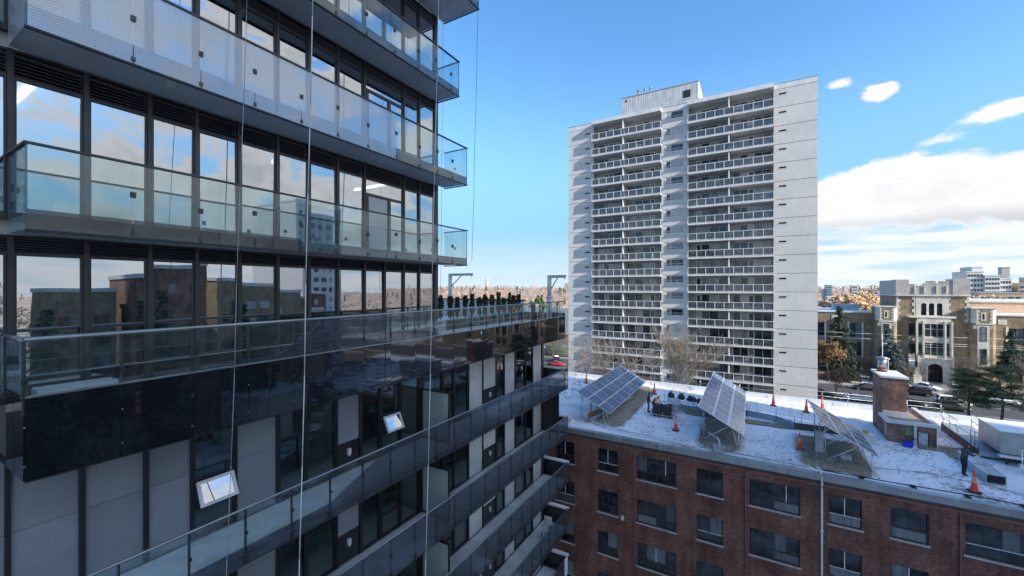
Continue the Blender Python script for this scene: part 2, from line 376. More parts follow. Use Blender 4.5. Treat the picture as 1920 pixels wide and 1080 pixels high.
def fascia_mat():
    m = bpy.data.materials.new('fascia_glass'); m.use_nodes = True; t = NT(m.node_tree)
    out = t.n('ShaderNodeOutputMaterial'); g = t.n('ShaderNodeNewGeometry')
    df = t.n('ShaderNodeBsdfDiffuse'); df.inputs[0].default_value = (0.010, 0.011, 0.014, 1)
    gl = t.n('ShaderNodeBsdfGlossy'); gl.inputs['Roughness'].default_value = 0.02; gl.inputs[0].default_value = (0.9, 0.93, 1, 1)
    bp = t.n('ShaderNodeBump'); bp.inputs['Strength'].default_value = 0.02; bp.inputs['Distance'].default_value = 0.05
    t.l(t.noise(g.outputs['Position'], 1.1, 1.0), bp.inputs['Height']); t.l(bp.outputs[0], gl.inputs['Normal'])
    fr = t.n('ShaderNodeFresnel'); fr.inputs[0].default_value = 2.0
    mx = t.n('ShaderNodeMixShader'); t.l(fr.outputs[0], mx.inputs[0]); t.l(df.outputs[0], mx.inputs[1]); t.l(gl.outputs[0], mx.inputs[2]); t.l(mx.outputs[0], out.inputs[0])
    M['fascia_glass'] = m


fascia_mat()
panemat('tower_pane', (0.030, 0.036, 0.045), (0.40, 0.39, 0.375), 0.46)
panemat('brick_pane', (0.020, 0.023, 0.026), (0.18, 0.195, 0.20), 0.24)
panemat('school_pane', (0.028, 0.035, 0.042), (0.20, 0.22, 0.24), 0.25)

# ---------------------------------------------------------------- geometry helpers
WL = {}
BUILT = {}


def tag(o, label=None, cat=None, group=None, kind=None):
    if label: o['label'] = label
    if cat: o['category'] = cat
    if group: o['group'] = group
    if kind: o['kind'] = kind
    return o


def place(o, parent, loc):
    C.objects.link(o); loc = Vector(loc)
    if parent is not None:
        o.parent = parent; o.location = loc - WL[parent]
    else:
        o.location = loc
    WL[o] = loc
    return o


def empty(name, loc, label=None, cat=None, group=None, kind=None, parent=None):
    o = bpy.data.objects.new(name, None); o.empty_display_size = 0.3
    place(o, parent, loc)
    return tag(o, label, cat, group, kind)


UNIT = {}


def unit(mat):
    if mat not in UNIT:
        me = bpy.data.meshes.new('block_' + mat)
        v = [(x, y, z) for x in (-.5, .5) for y in (-.5, .5) for z in (-.5, .5)]
        f = [(0, 1, 3, 2), (4, 6, 7, 5), (0, 4, 5, 1), (2, 3, 7, 6), (0, 2, 6, 4), (1, 5, 7, 3)]
        me.from_pydata(v, [], f); me.materials.append(M[mat]); UNIT[mat] = me
    return UNIT[mat]


def cube(name, mat, parent, x0, x1, y0, y1, z0, z1, **kw):
    """a leaf piece: a block given by its world extents, sharing mesh data with its like"""
    o = bpy.data.objects.new(name, unit(mat))
    place(o, parent, ((x0 + x1) / 2, (y0 + y1) / 2, (z0 + z1) / 2))
    o.scale = (abs(x1 - x0), abs(y1 - y0), abs(z1 - z0))
    return tag(o, **kw)


class MB:
    def __init__(self):
        self.v = []; self.f = []; self.m = []; self.s = []
    def face(self, pts, mi=0, smooth=False):
        b = len(self.v); self.v += [tuple(p) for p in pts]; self.f.append(tuple(range(b, b + len(pts)))); self.m.append(mi); self.s.append(smooth)
    def box(self, x0, x1, y0, y1, z0, z1, mi=0):
        b = len(self.v)
        self.v += [(x, y, z) for x in (x0, x1) for y in (y0, y1) for z in (z0, z1)]
        for f in ((0, 1, 3, 2), (4, 6, 7, 5), (0, 4, 5, 1), (2, 3, 7, 6), (0, 2, 6, 4), (1, 5, 7, 3)):
            self.f.append(tuple(b + i for i in f)); self.m.append(mi); self.s.append(False)
    def obox(self, c, ax, ay, az, hx, hy, hz, mi=0):
        c = Vector(c); b = len(self.v)
        for sx in (-1, 1):
            for sy in (-1, 1):
                for sz in (-1, 1):
                    self.v.append(tuple(c + ax * hx * sx + ay * hy * sy + az * hz * sz))
        for f in ((0, 1, 3, 2), (4, 6, 7, 5), (0, 4, 5, 1), (2, 3, 7, 6), (0, 2, 6, 4), (1, 5, 7, 3)):
            self.f.append(tuple(b + i for i in f)); self.m.append(mi); self.s.append(False)
    def tube(self, p, q, r, n=6, r2=None, mi=0, cap=True, smooth=True):
        p = Vector(p); q = Vector(q); r2 = r if r2 is None else r2
        d = (q - p)
        if d.length < 1e-6: return
        d.normalize(); a = d.orthogonal().normalized(); bb = d.cross(a)
        b = len(self.v)
        for i in range(n):
            t = 2 * math.pi * i / n; o = a * math.cos(t) + bb * math.sin(t)
            self.v.append(tuple(p + o * r)); self.v.append(tuple(q + o * r2))
        for i in range(n):
            j = (i + 1) % n
            self.f.append((b + 2 * i, b + 2 * j, b + 2 * j + 1, b + 2 * i + 1)); self.m.append(mi); self.s.append(smooth)
        if cap:
            self.f.append(tuple(b + 2 * i for i in range(n))[::-1]); self.m.append(mi); self.s.append(False)
            self.f.append(tuple(b + 2 * i + 1 for i in range(n))); self.m.append(mi); self.s.append(False)
    def path(self, pts, r, n=6, mi=0):
        for a, b in zip(pts[:-1], pts[1:]):
            self.tube(a, b, r, n, mi=mi)
    def loft(self, rings, mi=0, smooth=False, close=True, cap=True):
        n = len(rings[0]); b = len(self.v)
        for r in rings: self.v += [tuple(p) for p in r]
        for k in range(len(rings) - 1):
            for i in range(n if close else n - 1):
                j = (i + 1) % n
                self.f.append((b + k * n + i, b + k * n + j, b + (k + 1) * n + j, b + (k + 1) * n + i)); self.m.append(mi); self.s.append(smooth)
        if cap:
            self.f.append(tuple(b + i for i in range(n))[::-1]); self.m.append(mi); self.s.append(False)
            self.f.append(tuple(b + (len(rings) - 1) * n + i for i in range(n))); self.m.append(mi); self.s.append(False)
    def prism(self, poly, fn, d0, d1, mi=0):
        """polygon in (u,v), extruded from d0 to d1 through fn(u,v,d)"""
        a = [fn(u, v, d0) for u, v in poly]; c = [fn(u, v, d1) for u, v in poly]
        self.loft([a, c], mi)
    def wall(self, fn, u0, u1, v0, v1, holes, depth, mi=0, rmi=None):
        """wall sheet with openings and their reveals; fn(u,v,d) with d running inwards"""
        rmi = mi if rmi is None else rmi
        us = sorted({u0, u1, *[h[0] for h in holes], *[h[1] for h in holes]}); vs_ = sorted({v0, v1, *[h[2] for h in holes], *[h[3] for h in holes]})
        for v_a, v_b in zip(vs_[:-1], vs_[1:]):
            run = None
            for u_a, u_b in zip(us[:-1], us[1:]):
                cu, cv = (u_a + u_b) / 2, (v_a + v_b) / 2
                inh = any(h[0] < cu < h[1] and h[2] < cv < h[3] for h in holes)
                if not inh:
                    if run is None: run = [u_a, u_b]
                    else: run[1] = u_b
                if (inh or u_b == us[-1]) and run is not None:
                    self.face([fn(run[0], v_a, 0), fn(run[1], v_a, 0), fn(run[1], v_b, 0), fn(run[0], v_b, 0)], mi); run = None
        for a, b, c, d in holes:
            for (p, q) in (((a, c), (b, c)), ((b, c), (b, d)), ((b, d), (a, d)), ((a, d), (a, c))):
                self.face([fn(*p, 0), fn(*q, 0), fn(*q, depth), fn(*p, depth)], rmi)
    def build(self, name, mats, parent=None, origin=None, fix=True, **kw):
        if isinstance(mats, str): mats = [mats]
        if origin is None:
            xs = [p[0] for p in self.v]; ys = [p[1] for p in self.v]; zs = [p[2] for p in self.v]
            origin = ((min(xs) + max(xs)) / 2, (min(ys) + max(ys)) / 2, min(zs))
        ox, oy, oz = origin
        me = bpy.data.meshes.new(name)
        me.from_pydata([(x - ox, y - oy, z - oz) for x, y, z in self.v], [], self.f)
        for m in mats: me.materials.append(M[m])
        me.polygons.foreach_set('material_index', self.m)
        me.polygons.foreach_set('use_smooth', self.s)
        me.update()
        if fix:
            bm = bmesh.new(); bm.from_mesh(me); bmesh.ops.recalc_face_normals(bm, faces=bm.faces); bm.to_mesh(me); bm.free()
        o = bpy.data.objects.new(name, me)
        place(o, parent, origin)
        return tag(o, **kw)


def copy_part(o, parent, loc, name=None):
    c = o.copy(); c.name = name or o.name.split('.')[0]
    place(c, parent, loc)
    return c


def copy_tree(o, delta, parent=None):
    """a thing with its parts and their sub-parts, moved by delta"""
    c = o.copy(); place(c, parent, WL[o] + Vector(delta))
    for ch in list(o.children):
        copy_tree(ch, delta, c)
    return c


# ================================================================ ground and street
g = MB(); g.face([(-6000, -3000, 0), (6000, -3000, 0), (6000, 9000, 0), (-6000, 9000, 0)])
g.build('ground', 'ground_mix', kind='structure', label='snow patched city ground reaching to the horizon')
g = MB(); g.face([(-400, 103.4, .012), (400, 103.4, .012), (400, 120.6, .012), (-400, 120.6, .012)])
street = g.build('street', 'asphalt', kind='structure', label='wet grey asphalt street between the tower and the school')
for i in range(40):
    x = -60 + i * 4.5
    cube('lane_marking', 'marking', street, x, x + 2.2, 111.95, 112.07, .013, .018)
for nm, y0, y1 in (('kerb', 103.0, 103.4), ('kerb', 120.6, 121.0)):
    k = MB()
    for i in range(120):
        k.box(-120 + i * 2.0, -120 + i * 2.0 + 1.985, y0 + .1, y1 - .1 if y0 > 110 else y1, 0, .14)
    k.build(nm, 'kerb', kind='structure', label='pale kerb along the %s edge of the street' % ('near' if y0 < 110 else 'far'))
g = MB(); g.box(-120, 120, 100.6, 102.9, 0, .10)
g.build('pavement', 'pavement', kind='structure', label='pavement on the near side of the street')
g = MB(); g.box(-120, 120, 121.3, 123.2, 0, .10)
g.build('pavement', 'pavement', kind='structure', label='pavement on the school side of the street')
g = MB(); g.face([(-30, 93.5, .02), (90, 93.5, .02), (90, 100.5, .02), (-30, 100.5, .02)])
g.build('lawn', 'snow', kind='structure', label='snowy verge on the near side of the street')
g = MB(); g.face([(-20, 123.3, .03), (90, 123.3, .03), (90, 137.0, .03), (-20, 137.0, .03)])
g.build('lawn', 'leaf_litter', kind='structure', label='brown leaf strewn lawn in front of the school')
for (x0, x1, y0, y1) in ((18.5, 26.5, 125.0, 131.0), (31.5, 36.2, 124.0, 133.0), (43, 54, 124.2, 131), (2, 14, 124, 133)):
    g = MB(); n = 26
    ring = []
    for i in range(n):
        t = 2 * math.pi * i / n; r = 1.0 + 0.22 * mnoise.noise((math.cos(t) * 1.7 + x0, math.sin(t) * 1.7, 3))
        cx, cy = math.cos(t), math.sin(t)
        sx = math.copysign(abs(cx) ** .5, cx); sy = math.copysign(abs(cy) ** .5, cy)
        ring.append(((x0 + x1) / 2 + sx * (x1 - x0) / 2 * r, (y0 + y1) / 2 + sy * (y1 - y0) / 2 * r, .05))
    g.face(ring)
    g.build('snow_patch', 'snow_clean', kind='structure', label='patch of lying snow on the school lawn')
g = MB(); g.box(36.0, 39.6, 123.3, 137.4, .0, .07)
g.build('path', 'pavement', kind='structure', label='paved path leading up to the school arch')

# ================================================================ the dark glass apartment building on the left
XF, XB = -10.8, -9.6
GB = empty('apartment_building', (-12, 10, 0), 'dark glass apartment building with stacked balconies filling the left of the view', 'building')
BAYS = [-2.9, -2.0, -1.1, -.2, .75, 1.7, 2.61, 3.55, 4.38, 5.27, 6.2, 7.09, 8.02, 9.01, 9.85, 10.74, 11.53, 12.4]
ROWS = [('t', 20.55, 23.05, 23.40), ('2', 23.66, 26.03, 26.53), ('1', 26.82, 29.42, 29.83), ('0', 30.10, 32.80, 33.18)]
JOINTS = [1.67, 2.93, 3.98, 5.02, 6.12, 7.15, 8.16, 9.25, 10.3, 11.2, 12.05, 12.93]

for ri, (rn, zf, zh, zs) in enumerate(ROWS):
    bays = list(zip(BAYS[:-1], BAYS[1:]))
    doors = rn in '21'
    if doors:
        bays = [b for b in bays if not (9.0 < b[0] < 10.7)] + [(9.01, 10.74)]
    for y in BAYS:
        if doors and y == 9.85: continue
        cube('mullion', 'frame_metal', GB, XF - .07, XF + .06, y - .038, y + .038, zf, zs)
    for bi, (a, b) in enumerate(bays):
        y0, y1 = a + .04, b - .04
        w = MB()
        w.box(XF - .05, XF + .035, y0, y1, zf, zf + .12); w.box(XF - .05, XF + .035, y0, y1, zh, zh + .06)
        w.box(XF - .05, XF + .03, y0, y0 + .03, zf + .12, zh); w.box(XF - .05, XF + .03, y1 - .03, y1, zf + .12, zh)
        is_door = doors and a == 9.01
        if is_door:
            w.box(XF - .05, XF + .04, y0 + .03, y1 - .03, zh - .52, zh - .44)
            w.box(XF - .05, XF + .04, 10.02, 10.12, zf + .12, zh - .52); w.box(XF - .06, XF + .05, y0 + .03, y0 + .12, zf + .12, zh - .52)
        wo = w.build('window', 'frame_metal', GB)
        if is_door:
            cube('pane', 'window_glass', wo, XF - .012, XF, y0 + .03, y1 - .03, zh - .44, zh)
            cube('pane', 'window_glass', wo, XF - .012, XF, 10.12, y1 - .03, zf + .12, zh - .52)
            cube('pane', 'frit_light' if rn == '2' else 'window_glass', wo, XF - .012, XF, y0 + .12, 10.02, zf + .12, zh - .52)
        else:
            pn = cube('pane', 'window_glass', wo, XF - .012, XF, y0 + .03, y1 - .03, zf + .12, zh)
            pn.rotation_euler = (0, R(rnd.uniform(-.5, .5)), R(rnd.uniform(-.6, .6)))
        if (rn == 't' and round(a, 2) in (2.61, 5.27, 7.09, 6.2, 8.02)) or (rn == '2' and round(a, 2) in (2.61, 5.27, 6.2, 7.09, .75)) or (rn == '1' and round(a, 2) in (11.53, 2.61)):
            cube('blind', 'blind', wo, XF - .16, XF - .15, y0 + .01, y1 - .01, zf + .02, zh + .05)
        lv = MB(); lv.box(XF - .05, XF + .04, y0, y1, zs - .05, zs - .005); lv.box(XF - .10, XF - .09, y0, y1, zh + .06, zs - .05)
        lo = lv.build('louvre', 'black_metal', GB)
        n = 5 if zs - zh < .45 else 6
        for k in range(n):
            z = zh + .075 + (zs - .06 - zh - .075) * k / n
            s_ = cube('slat', 'louvre_metal', lo, XF - .055, XF + .025, y0, y1, z + .012, z + .03)
            s_.rotation_euler = (0, R(24), 0)
    # structure behind the glass
    cube('floor_slab', 'interior', GB, -19, XF - .08, -3, 12.35, zs + .003, (ROWS[ri + 1][1] if ri < 3 else zs + .3) - .003)
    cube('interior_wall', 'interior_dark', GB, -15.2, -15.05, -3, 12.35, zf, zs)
    for y in (-.2, 5.27, 9.01):
        cube('interior_wall', 'interior', GB, -15.0, XF - .55, y - .06, y + .06, zf, zs)
    for y in (2.2, 7.4, 11.2):
        cube('ceiling_lamp', 'lamp_lit' if rn in 't2' else 'white_wall', GB, -14.3, -11.9, y - .06, y + .06, zs - .06, zs - .01)
    cube('furniture', 'wood_tan', GB, -14.9, -14.2, 3.0, 4.6, zf + .01, zf + .9)
    cube('furniture', 'white_wall', GB, -14.9, -14.3, 7.2, 8.6, zf + .01, zf + 2.0)
cube('corner_wall', 'dark_panel', GB, -19, XF - .05, 12.36, 12.5, 20.55, 36)
cube('corner_column', 'frame_metal', GB, XF - .045, XF + .07, 12.44, 12.56, 20.55, 36)


def pane_poly(parent, mat, x, pts, th=.014):
    mb = MB(); mb.prism(pts, lambda u, v, d: (x + d, u, v), -th / 2, th / 2)
    return mb.build('glass_panel', mat, parent)


def upper_balcony(zb, zt, zg, xo, y0, y1, joints, mats, strip=None):
    b = MB(); b.box(XF + .065, xo - .02, y0 + .02, y1 - .02, zb, zt - .03, 0)
    bo = b.build('balcony', 'soffit', GB)
    cube('deck', 'deck', bo, XF + .066, xo - .025, y0 + .03, y1 - .03, zt - .027, zt)
    cube('slab_edge', 'slab_edge', bo, xo - .019, xo - .012, y0, y1, zb - .02, zt)
    cube('top_rail', 'dark_rail', bo, xo - .035, xo + .035, y0 - .03, y1 + .03, zg, zg + .035)
    cube('bottom_rail', 'black_metal', bo, xo - .03, xo + .03, y0 - .02, y1 + .02, zb - .055, zb - .02)
    cube('bottom_rail', 'black_metal', bo, XF + .08, xo - .03, y1 - .025, y1 + .025, zb - .055, zb - .02)
    js = [j for j in joints if y0 <= j < y1 - .2] + [y1]
    for i, (a, c) in enumerate(zip(js[:-1], js[1:])):
        m = mats(0.5 * (a + c)); ga, gc = a + .007, c - .007
        if strip and 0.5 * (a + c) < strip[0]:
            zsx = zb + strip[1]
            cube('glass_panel', 'frit_dark', bo, xo - .006, xo + .006, ga, gc, zb - .01, zsx)
            cube('glass_panel', m, bo, xo - .006, xo + .006, ga, gc, zsx + .001, zg)
        else:
            cube('glass_panel', m, bo, xo - .006, xo + .006, ga, gc, zb - .01, zg)
        if i:
            z = (zb + zg) / 2 + (.1 if i % 2 else -.02)
            cube('clamp', 'dark_rail', bo, xo + .007, xo + .03, a - .035, a + .035, z - .05, z + .05)
            cube('clamp', 'dark_rail', bo, xo + .007, xo + .022, a - .03, a + .03, zb + .02, zb + .10)
            cube('clamp', 'dark_rail', bo, xo - .03, xo - .007, a - .035, a + .035, z - .05, z + .05)
    for y in (y0, y1):
        em = mats(y)
        mid = (XF + xo) / 2
        for (a, c) in ((XF + .09, mid - .007), (mid + .007, xo - .012)):
            cube('glass_panel', em, bo, a, c, y - .006, y + .006, zb - .01, zg)
        cube('top_rail', 'dark_rail', bo, XF + .07, xo - .036, y - .03, y + .03, zg, zg + .035)
        cube('clamp', 'dark_rail', bo, mid - .035, mid + .035, y + .007, y + .03, (zb + zg) / 2 - .05, (zb + zg) / 2 + .05)
        cube('edge_strip', 'guard_edge', bo, xo - .011, xo + .011, y - .011, y + .011, zb - .01, zg)
    return bo


upper_balcony(23.42, 23.66, 24.72, XB, 1.67, 12.93, JOINTS, lambda y: 'guard_glass', strip=(6.0, .30))
upper_balcony(26.55, 26.82, 27.93, XB, 1.67, 12.93, JOINTS, lambda y: 'frit_light' if y < 7.6 else ('frit_fine' if y < 9.3 else 'guard_glass'))
upper_balcony(29.85, 30.10, 31.12, -9.66, 1.67, 12.5, JOINTS, lambda y: 'frit_fine' if y < 4 else 'guard_glass')
upper_balcony(33.20, 33.45, 34.5, -9.02, 1.67, 12.9, JOINTS, lambda y: 'guard_glass')
cube('soffit_light', 'lamp_white', GB, -10.0, -9.88, 3.55, 3.67, 26.50, 26.549)

# --- podium terrace: dark glossy fascia with a glass guard on top
PJ = [1.65, 2.78, 3.83, 4.89, 5.94, 7.0, 8.02, 9.03, 10.08, 11.05, 12.16, 13.28, 14.34, 15.4, 16.43, 17.45, 18.46, 19.5, 20.55, 21.6, 22.74]
PE = 22.74
t_ = MB(); t_.box(-24, XB - .06, 1.72, PE - .03, 19.55, 20.50)
tr_ = t_.build('terrace', 'slab_edge', GB)
cube('deck', 'deck', tr_, -24, XB - .3, 1.8, PE - .1, 20.501, 20.53)
cube('gravel_strip', 'snow_clean', tr_, XB - .29, XB - .07, 1.8, PE - .1, 20.501, 20.56)
cube('base_plate', 'black_metal', tr_, -24, XB - .02, 1.66, PE, 19.50, 19.545)
for i, (a, c) in enumerate(zip(PJ[:-1], PJ[1:])):
    f_ = cube('fascia_panel', 'fascia_glass', tr_, XB - .012, XB, a + .006, c - .006, 19.53, 20.80)
    f_.rotation_euler = (0, R(rnd.uniform(-.35, .35)), R(rnd.uniform(-.3, .3)))
    zt, zb = 21.67, 20.84
    if c <= 4.9 or a > 11.0:
        cube('glass_panel', 'guard_glass', tr_, XB - .012, XB, a + .02, c - .02, zb, zt)
    elif a < 5:
        pane_poly(tr_, 'guard_glass', XB - .006, [(a + .02, zb), (5.4, zb), (c - .02, 21.18), (c - .02, zt), (a + .02, zt)])
        pane_poly(tr_, 'frit_tint', XB - .006, [(5.405, zb), (c - .02, zb), (c - .02, 21.175)])
    elif a < 6:
        pane_poly(tr_, 'guard_glass', XB - .006, [(a + .02, 21.2), (6.8, zt), (a + .02, zt)])
        pane_poly(tr_, 'frit_tint', XB - .006, [(a + .02, zb), (c - .02, zb), (c - .02, zt), (6.81, zt), (a + .02, 21.195)])
    else:
        cube('glass_panel', 'frit_tint', tr_, XB - .012, XB, a + .02, c - .02, zb, zt)
    cube('post', 'dark_rail', tr_, XB - .05, XB - .0125, a - .02, a + .02, 20.54, zt + .01)
    cube('clamp', 'black_metal', tr_, XB + .001, XB + .022, a - .035, a + .035, 21.02, 21.10)
    for z in (19.75, 20.35):
        cube('bolt', 'steel', tr_, XB + .001, XB + .012, a - .012, a + .012, z, z + .024)
cube('joint_strip', 'rail_metal', tr_, XB - .02, XB + .012, 1.66, PE, 20.803, 20.836)
for nm, q in (('top_rail', ((XB - .02, 1.65, 21.71), (XB - .02, PE, 21.71))), ('top_rail', ((XB - .02, 1.65, 21.71), (XF + .06, 1.65, 21.71)))):
    mb = MB(); mb.tube(q[0], q[1], .035, 8); mb.build(nm, 'rail_metal', tr_)
mb = MB(); mb.tube((XB - .12, 1.7, 21.12), (XB - .12, PE, 21.12), .015, 6); mb.build('mid_rail', 'rail_metal', tr_)
for a, c in ((XF + .07, -10.22), (-10.2, XB - .03)):
    cube('glass_panel', 'guard_glass', tr_, a, c, 1.644, 1.656, 20.84, 21.67)
    cube('fascia_panel', 'fascia_glass', tr_, a, c, 1.644, 1.656, 19.53, 20.80)
cube('post', 'dark_rail', tr_, -10.22, -10.18, 1.66, 1.70, 20.54, 21.68)
cube('fascia_panel', 'fascia_glass', tr_, XB - 3.0, XB - .02, PE, PE + .012, 19.53, 21.0)
cube('upstand', 'white_wall', tr_, -23, -12.6, 23.0, 23.2, 19.6, 21.68)
cube('upstand_cap', 'black_metal', tr_, -23, -12.55, 22.96, 23.24, 21.681, 21.76)
cube('upstand', 'white_wall', tr_, -23.2, -12.4, 23.25, 30.0, 19.0, 20.9)
cube('planter', 'dark_rail', tr_, -12.75, -12.25, 14.3, 22.6, 20.54, 20.98)
cube('bench', 'deck', tr_, -10.6, -10.2, 1.9, 2.9, 20.56, 20.8)

# --- podium floors below the terrace
XP = -11.2
PROWS = [(16.65, 19.49), (13.75, 16.46), (10.98, 13.56), (8.15, 10.79), (5.3, 7.96), (2.45, 5.1)]
PB = [(-2.9, -1.9, 'w'), (-1.85, -.9, 'w'), (-.85, .1, 'g'), (.15, 1.7, 'g'), (1.77, 2.61, 'g'), (2.70, 3.58, 'g'), (3.67, 4.42, 'g'), (4.47, 5.37, 'a'), (5.42, 6.40, 'g'), (6.47, 8.25, 'd'),
      (8.32, 9.14, 's'), (9.22, 10.0, 'w'), (10.08, 10.95, 'a'), (11.0, 11.95, 'w'), (12.2, 13.35, 'w'), (13.42, 14.08, 'a'), (14.14, 15.15, 'w'), (15.22, 16.3, 'l'), (16.38, 17.5, 'x'),
      (17.58, 18.3, 'w'), (18.36, 19.42, 'l'), (19.5, 20.62, 'w'), (20.7, 21.5, 'w'), (21.58, 22.7, 'l')]


def sash(parent, y0, y1, zh, h, ang, xp):
    """top-hung sash swung outwards"""
    ax = Vector((math.sin(ang), 0, -math.cos(ang))); nx = Vector((math.cos(ang), 0, math.sin(ang))); ay = Vector((0, 1, 0))
    o = Vector((xp + .06, (y0 + y1) / 2, zh)); hw = (y1 - y0) / 2
    fr = MB()
    fr.obox(o + ax * .035, ax, ay, nx, .035, hw, .022); fr.obox(o + ax * (h - .035), ax, ay, nx, .035, hw, .022)
    for s in (-1, 1): fr.obox(o + ax * h / 2 + ay * s * (hw - .035), ax, ay, nx, h / 2 - .07, .035, .022)
    so_ = fr.build('open_sash', 'white_trim', parent)
    pn = MB(); pn.obox(o + ax * h / 2, ax, ay, nx, h / 2 - .07, hw - .07, .006); pn.build('pane', 'sash_glass', so_)
    st = MB()
    for s in (-1, 1): st.tube(o + ax * h * .75 + ay * s * (hw - .02), Vector((xp + .03, o.y + s * (hw - .02), zh - h * .95)), .008, 4)
    st.build('stay', 'steel', so_)


for ri, (zf, zs) in enumerate(PROWS):
    prev = None
    for (y0, y1, k) in PB:
        if ri >= 4 and y1 < 8: continue
        if prev is not None and y0 - prev > .02:
            cube('mullion', 'black_metal', GB, XP - .10, XP + .05, prev + .002, y0 - .002, zf, zs)
        prev = y1
        if k in 'gl':
            seam = zf + 1.55
            cube('wall_panel', 'grey_panel' if k == 'g' else 'light_panel', GB, XP - .06, XP, y0, y1, zf, seam - .004)
            cube('wall_panel', 'grey_panel' if k == 'g' else 'light_panel', GB, XP - .06, XP + .001, y0, y1, seam + .004, zs)
        elif k in 'sx':
            cube('wall_panel', 'grey_panel' if k == 's' else 'light_panel', GB, XP - .06, XP, y0, y1, zf + .92, zs)
            cube('spandrel', 'dark_panel', GB, XP - .06, XP + .004, y0, y1, zf, zf + .90)
            l_ = MB(); l_.box(XP + .005, XP + .09, (y0 + y1) / 2 - .05, (y0 + y1) / 2 + .05, zf + .52, zf + .70); l_.tube((XP + .05, (y0 + y1) / 2, zf + .52), (XP + .05, (y0 + y1) / 2, zf + .47), .04, 8)
            l_.build('wall_light', 'lamp_white', GB)
        else:
            w = MB(); fw = .05
            w.box(XP - .06, XP + .03, y0, y1, zf, zf + .07); w.box(XP - .06, XP + .03, y0, y1, zs - .06, zs)
            w.box(XP - .06, XP + .03, y0, y0 + fw, zf + .07, zs - .06); w.box(XP - .06, XP + .03, y1 - fw, y1, zf + .07, zs - .06)
            op = ri == 0 and k == 'a' and y0 < 11
            z1, z2 = zf + .75, zf + 1.35
            if k == 'a':
                w.box(XP - .05, XP + .035, y0 + fw, y1 - fw, z1 - .03, z1 + .03); w.box(XP - .05, XP + .035, y0 + fw, y1 - fw, z2 - .03, z2 + .03)
            if k == 'd':
                ym = (y0 + y1) / 2 - .1
                w.box(XP - .05, XP + .05, ym - .06, ym + .06, zf + .07, zs - .06)
                w.box(XP - .05, XP + .04, ym + .06, y1 - fw, zf + 1.5, zf + 1.56)
            wo = w.build('window', 'black_metal', GB)
            gm = 'window_low'
            if k == 'a':
                cube('pane', gm, wo, XP - .012, XP, y0 + fw, y1 - fw, zf + .07, z1 - .03)
                cube('pane', gm, wo, XP - .012, XP, y0 + fw, y1 - fw, z2 + .03, zs - .06)
                if not op: cube('pane', gm, wo, XP - .012, XP, y0 + fw, y1 - fw, z1 + .03, z2 - .03)
                else: sash(wo, y0 + fw, y1 - fw, z2 - .03, .58, R(25), XP)
            elif k == 'd':
                cube('pane', gm, wo, XP - .012, XP, y0 + fw, ym - .06, zf + .07, zs - .06)
                cube('pane', gm, wo, XP - .012, XP, ym + .06, y1 - fw, zf + .07, zs - .06)
            else:
                p_ = cube('pane', gm, wo, XP - .012, XP, y0 + fw, y1 - fw, zf + .07, zs - .06)
                p_.rotation_euler = (0, R(rnd.uniform(-.2, .2)), R(rnd.uniform(-.25, .25)))
            if ri >= 1 and y0 > 12 and k == 'w' and (ri + int(y0 * 3)) % 2 == 0:
                c_ = MB(); n = 14
                pts = [(XP - .2 + .04 * math.sin(i * 1.9), y0 + .05 + (y1 - y0 - .1) * i / n) for i in range(n + 1)]
                for p, q in zip(pts[:-1], pts[1:]): c_.face([(p[0], p[1], zf + .05), (q[0], q[1], zf + .05), (q[0], q[1], zs - .1), (p[0], p[1], zs - .1)], 0, True)
                c_.build('curtain', 'white_wall', wo, fix=False)
    cube('floor_slab', 'interior', GB, -22, XP - .11, -3, 22.7, zf - .18, zf - .003)
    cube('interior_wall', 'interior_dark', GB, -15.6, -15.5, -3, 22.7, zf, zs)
    for y in (-.4, 5.9, 8.7, 12.08, 15.75, 19.0):
        cube('interior_wall', 'interior', GB, -15.4, XP - .12, y - .07, y + .07, zf, zs)
    # balcony
    zb, zt, zg = zf - .19, zf - .02, zf + 1.0
    y0b, y1b = (-1.2 if ri < 2 else (3.0 if ri < 4 else 8.0)), 23.15
    b = MB(); b.box(XP + .06, XB - .03, y0b, y1b, zb, zt - .03)
    bo = b.build('balcony', 'slab_edge', GB)
    dk = y0b
    while dk < y1b - .1:
        d2 = min(dk + 2.1, y1b - .2)
        cube('deck', 'deck', bo, XP + .062, XB - .05, dk + .003, d2 - .003, zt - .028, zt); dk += 2.1
    js = [1.69 - 1.05 * 3 + 1.05 * i for i in range(26)]
    js = [j for j in js if y0b <= j < y1b - .3] + [y1b]
    for a, c in zip(js[:-1], js[1:]):
        mid = (a + c) / 2
        if ri == 0 and mid < 7.0:
            cube('glass_panel', 'frit_dark', bo, XB - .012, XB, a + .012, c - .012, zb - .02, zb + .36)
            cube('glass_panel', 'guard_glass', bo, XB - .012, XB, a + .012, c - .012, zb + .361, zg - .02)
        elif ri == 0 and mid < 9.2:
            za, zc = (zb + .36, zb + .78) if mid < 8.05 else (zb + .78, zg - .02)
            pane_poly(bo, 'guard_glass', XB - .006, [(a + .012, za + .003), (c - .012, zc + .003), (c - .012, zg - .019), (a + .012, zg - .019)] if mid < 8.05 else [(a + .012, za + .003), (c - .012, zg - .02), (a + .012, zg - .02)])
            pane_poly(bo, 'frit_tint', XB - .006, [(a + .012, zb - .02), (c - .012, zb - .02), (c - .012, zc), (a + .012, za)])
        else:
            cube('glass_panel', 'frit_tint', bo, XB - .012, XB, a + .012, c - .012, zb - .02, zg - .02)
        cube('post', 'black_metal', bo, XB - .055, XB - .0125, a - .018, a + .018, zt, zg)
        cube('post_foot', 'black_metal', bo, XB - .09, XB + .02, a - .045, a + .045, zb - .01, zb + .14)
        cube('clamp', 'black_metal', bo, XB + .001, XB + .024, a - .03, a + .03, zb + .62, zb + .69)
